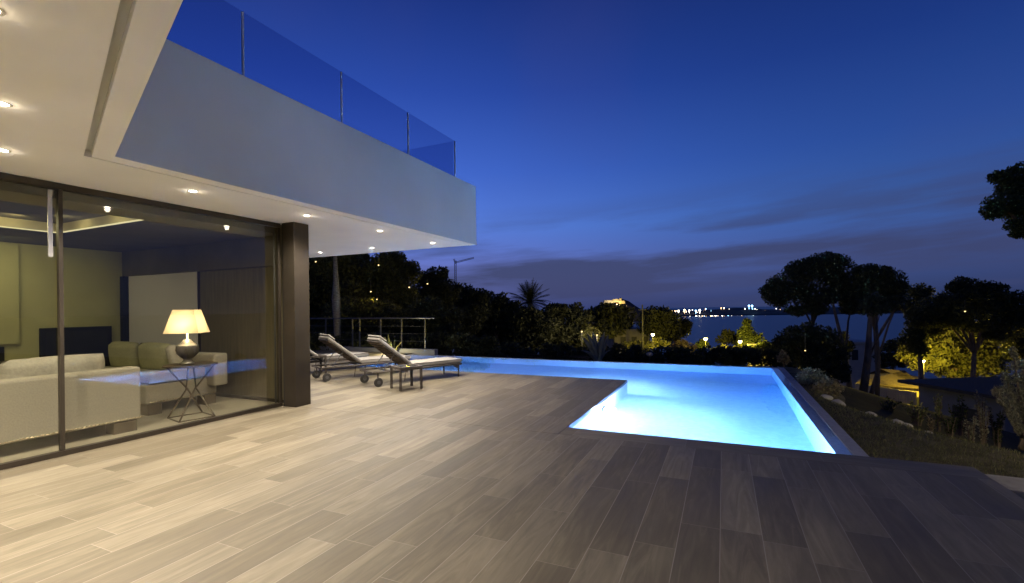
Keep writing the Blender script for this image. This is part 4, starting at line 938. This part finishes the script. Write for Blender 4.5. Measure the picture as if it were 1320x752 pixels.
for k, (px, py, w, h_) in enumerate(((962, 402, 10, 3.5), (985, 403.5, 14, 2.5), (1000, 401.5, 8, 3.5), (940, 404, 12, 2), (915, 404.5, 10, 2))):
    b_ = at(px, 408, 1450); t_ = at(px, py-h_/2, 1450); o = MB().box(-w*1.2, w*1.2, 0, 20, 0, t_.z-b_.z).build('harbour_building', M['wall_grey']); o.location = b_; o.rotation_euler.z = YAW
    for q in range(8): MB().box(-w*1.1+q*w*.28, -w*1.1+q*w*.28+.8, -.3, -.05, 2+(q % 3)*1.5, 2.6+(q % 3)*1.5).build('window', M['city_blue' if k in (0,) else 'city_warm'], o)
    tag(o, ['low blue-lit harbour building under the twin pale blue lights', 'long low harbour building right of the blue-lit one', 'small tall harbour building nearest the pines', 'low harbour building left of the blue-lit one', 'leftmost low harbour building below the white lights'][k], 'building')

# ------------------------------------------------------------------ sky and sun
w = bpy.data.worlds.new('World'); S.world = w; w.use_nodes = True; N = w.node_tree.nodes; L = w.node_tree.links; N.clear()
out = N.new('ShaderNodeOutputWorld'); bg = N.new('ShaderNodeBackground'); L.new(bg.outputs[0], out.inputs[0])
tc = N.new('ShaderNodeTexCoord'); nm = N.new('ShaderNodeVectorMath'); nm.operation = 'NORMALIZE'; L.new(tc.outputs['Generated'], nm.inputs[0])
sp = N.new('ShaderNodeSeparateXYZ'); L.new(nm.outputs[0], sp.inputs[0]); z = sp.outputs[2]
rp = N.new('ShaderNodeValToRGB'); L.new(mth(N, L, 'MAXIMUM', z, 0), rp.inputs[0])
def lin(c): return tuple(((v/255+.055)/1.055)**2.4 if v > 10 else v/255/12.92 for v in c)
stops = [(0, (52, 64, 112)), (.035, (66, 82, 138)), (.09, (80, 100, 170)), (.17, (72, 112, 196)), (.28, (54, 93, 184)), (.42, (37, 70, 158)), (.58, (25, 49, 125)), (.8, (16, 34, 96)), (1, (12, 26, 80))]
e = rp.color_ramp.elements; e[0].position = 0; e[0].color = (*lin(stops[0][1]), 1); e[1].position = 1; e[1].color = (*lin(stops[-1][1]), 1)
for p, c in stops[1:-1]:
    q = e.new(p); q.color = (*lin(c), 1)
# after-glow towards the set sun (left of the view)
ga = R(24.4+18); gd = Vector((-math.sin(ga), math.cos(ga), .03))
dt = N.new('ShaderNodeVectorMath'); dt.operation = 'DOT_PRODUCT'; L.new(nm.outputs[0], dt.inputs[0]); dt.inputs[1].default_value = gd
gl = mth(N, L, 'POWER', mth(N, L, 'MAXIMUM', dt.outputs['Value'], 0), 4)
br = mth(N, L, 'ADD', mth(N, L, 'MULTIPLY', gl, .74), .60)
sc = N.new('ShaderNodeMixRGB'); sc.blend_type = 'MULTIPLY'; sc.inputs[0].default_value = 1; L.new(rp.outputs[0], sc.inputs[1]); cc = N.new('ShaderNodeCombineXYZ')
L.new(mth(N, L, 'MULTIPLY', br, mth(N, L, 'ADD', mth(N, L, 'MULTIPLY', gl, .3), .88)), cc.inputs[0]); L.new(br, cc.inputs[1]); L.new(br, cc.inputs[2]); L.new(cc.outputs[0], sc.inputs[2])
# cloud streaks
az = mth(N, L, 'ARCTAN2', sp.outputs[0], sp.outputs[1])
cv = N.new('ShaderNodeCombineXYZ'); L.new(mth(N, L, 'MULTIPLY', az, 2.3), cv.inputs[0]); L.new(mth(N, L, 'MULTIPLY', mth(N, L, 'SUBTRACT', z, mth(N, L, 'MULTIPLY', az, .055)), 19), cv.inputs[1]); cv.inputs[2].default_value = 4.2
cn = N.new('ShaderNodeTexNoise'); cn.inputs['Scale'].default_value = 1; cn.inputs['Detail'].default_value = 7; cn.inputs['Roughness'].default_value = .55; L.new(cv.outputs[0], cn.inputs[0])
cm = N.new('ShaderNodeValToRGB'); L.new(cn.outputs[0], cm.inputs[0]); cm.color_ramp.elements[0].position = .40; cm.color_ramp.elements[1].position = .58
bd = N.new('ShaderNodeValToRGB'); L.new(mth(N, L, 'SUBTRACT', z, mth(N, L, 'MULTIPLY', az, .055)), bd.inputs[0])
e = bd.color_ramp.elements; e[0].position = 0; e[0].color = (.9, .9, .9, 1); e[1].position = .24; e[1].color = (0, 0, 0, 1); q = e.new(.11); q.color = (.95, .95, .95, 1); q = e.new(.17); q.color = (.5, .5, .5, 1)
mk = mth(N, L, 'MULTIPLY', cm.outputs[0], bd.outputs[0])
mx = N.new('ShaderNodeMixRGB'); L.new(mth(N, L, 'MULTIPLY', mk, 1.), mx.inputs[0]); L.new(sc.outputs[0], mx.inputs[1]); mx.inputs[2].default_value = (*lin((58, 68, 110)), 1)
# faint high wisps
cn2 = N.new('ShaderNodeTexNoise'); cn2.inputs['Scale'].default_value = 2.2; cn2.inputs['Detail'].default_value = 6; L.new(nm.outputs[0], cn2.inputs[0])
cm2 = N.new('ShaderNodeValToRGB'); L.new(cn2.outputs[0], cm2.inputs[0]); cm2.color_ramp.elements[0].position = .52; cm2.color_ramp.elements[1].position = .80
mx2 = N.new('ShaderNodeMixRGB'); L.new(mth(N, L, 'MULTIPLY', cm2.outputs[0], .18), mx2.inputs[0]); L.new(mx.outputs[0], mx2.inputs[1]); mx2.inputs[2].default_value = (*lin((70, 72, 135)), 1)
# physically based twilight contribution
sky = N.new('ShaderNodeTexSky'); sky.sky_type = 'NISHITA'; sky.sun_disc = False; sky.sun_elevation = R(-4); sky.sun_rotation = -ga
ad = N.new('ShaderNodeMixRGB'); ad.blend_type = 'ADD'; ad.inputs[0].default_value = 1; sm = N.new('ShaderNodeMixRGB'); sm.blend_type = 'MULTIPLY'; sm.inputs[0].default_value = 1; L.new(sky.outputs[0], sm.inputs[1]); sm.inputs[2].default_value = (.05, .05, .05, 1)
L.new(mx2.outputs[0], ad.inputs[1]); L.new(sm.outputs[0], ad.inputs[2]); L.new(ad.outputs[0], bg.inputs[0]); bg.inputs[1].default_value = 1.0
sl_ = bpy.data.lights.new('sun', 'SUN'); sl_.energy = .02; sl_.angle = R(30); sl_.color = (.8, .85, 1); so_ = bpy.data.objects.new('sun', sl_); C.objects.link(so_)
so_.rotation_euler = (-Vector((gd.x, gd.y, .25))).to_track_quat('-Z', 'Y').to_euler()

# ------------------------------------------------------------------ render settings
S.view_settings.view_transform = 'Standard'; S.view_settings.look = 'None'; S.view_settings.exposure = 0; S.view_settings.gamma = 1
cy = S.cycles; cy.use_denoising = True; cy.max_bounces = 10; cy.diffuse_bounces = 4; cy.transparent_max_bounces = 12; cy.transmission_bounces = 8; cy.glossy_bounces = 5
cy.caustics_refractive = True; cy.caustics_reflective = False; cy.sample_clamp_indirect = 60; cy.blur_glossy = .5; cy.use_light_tree = True
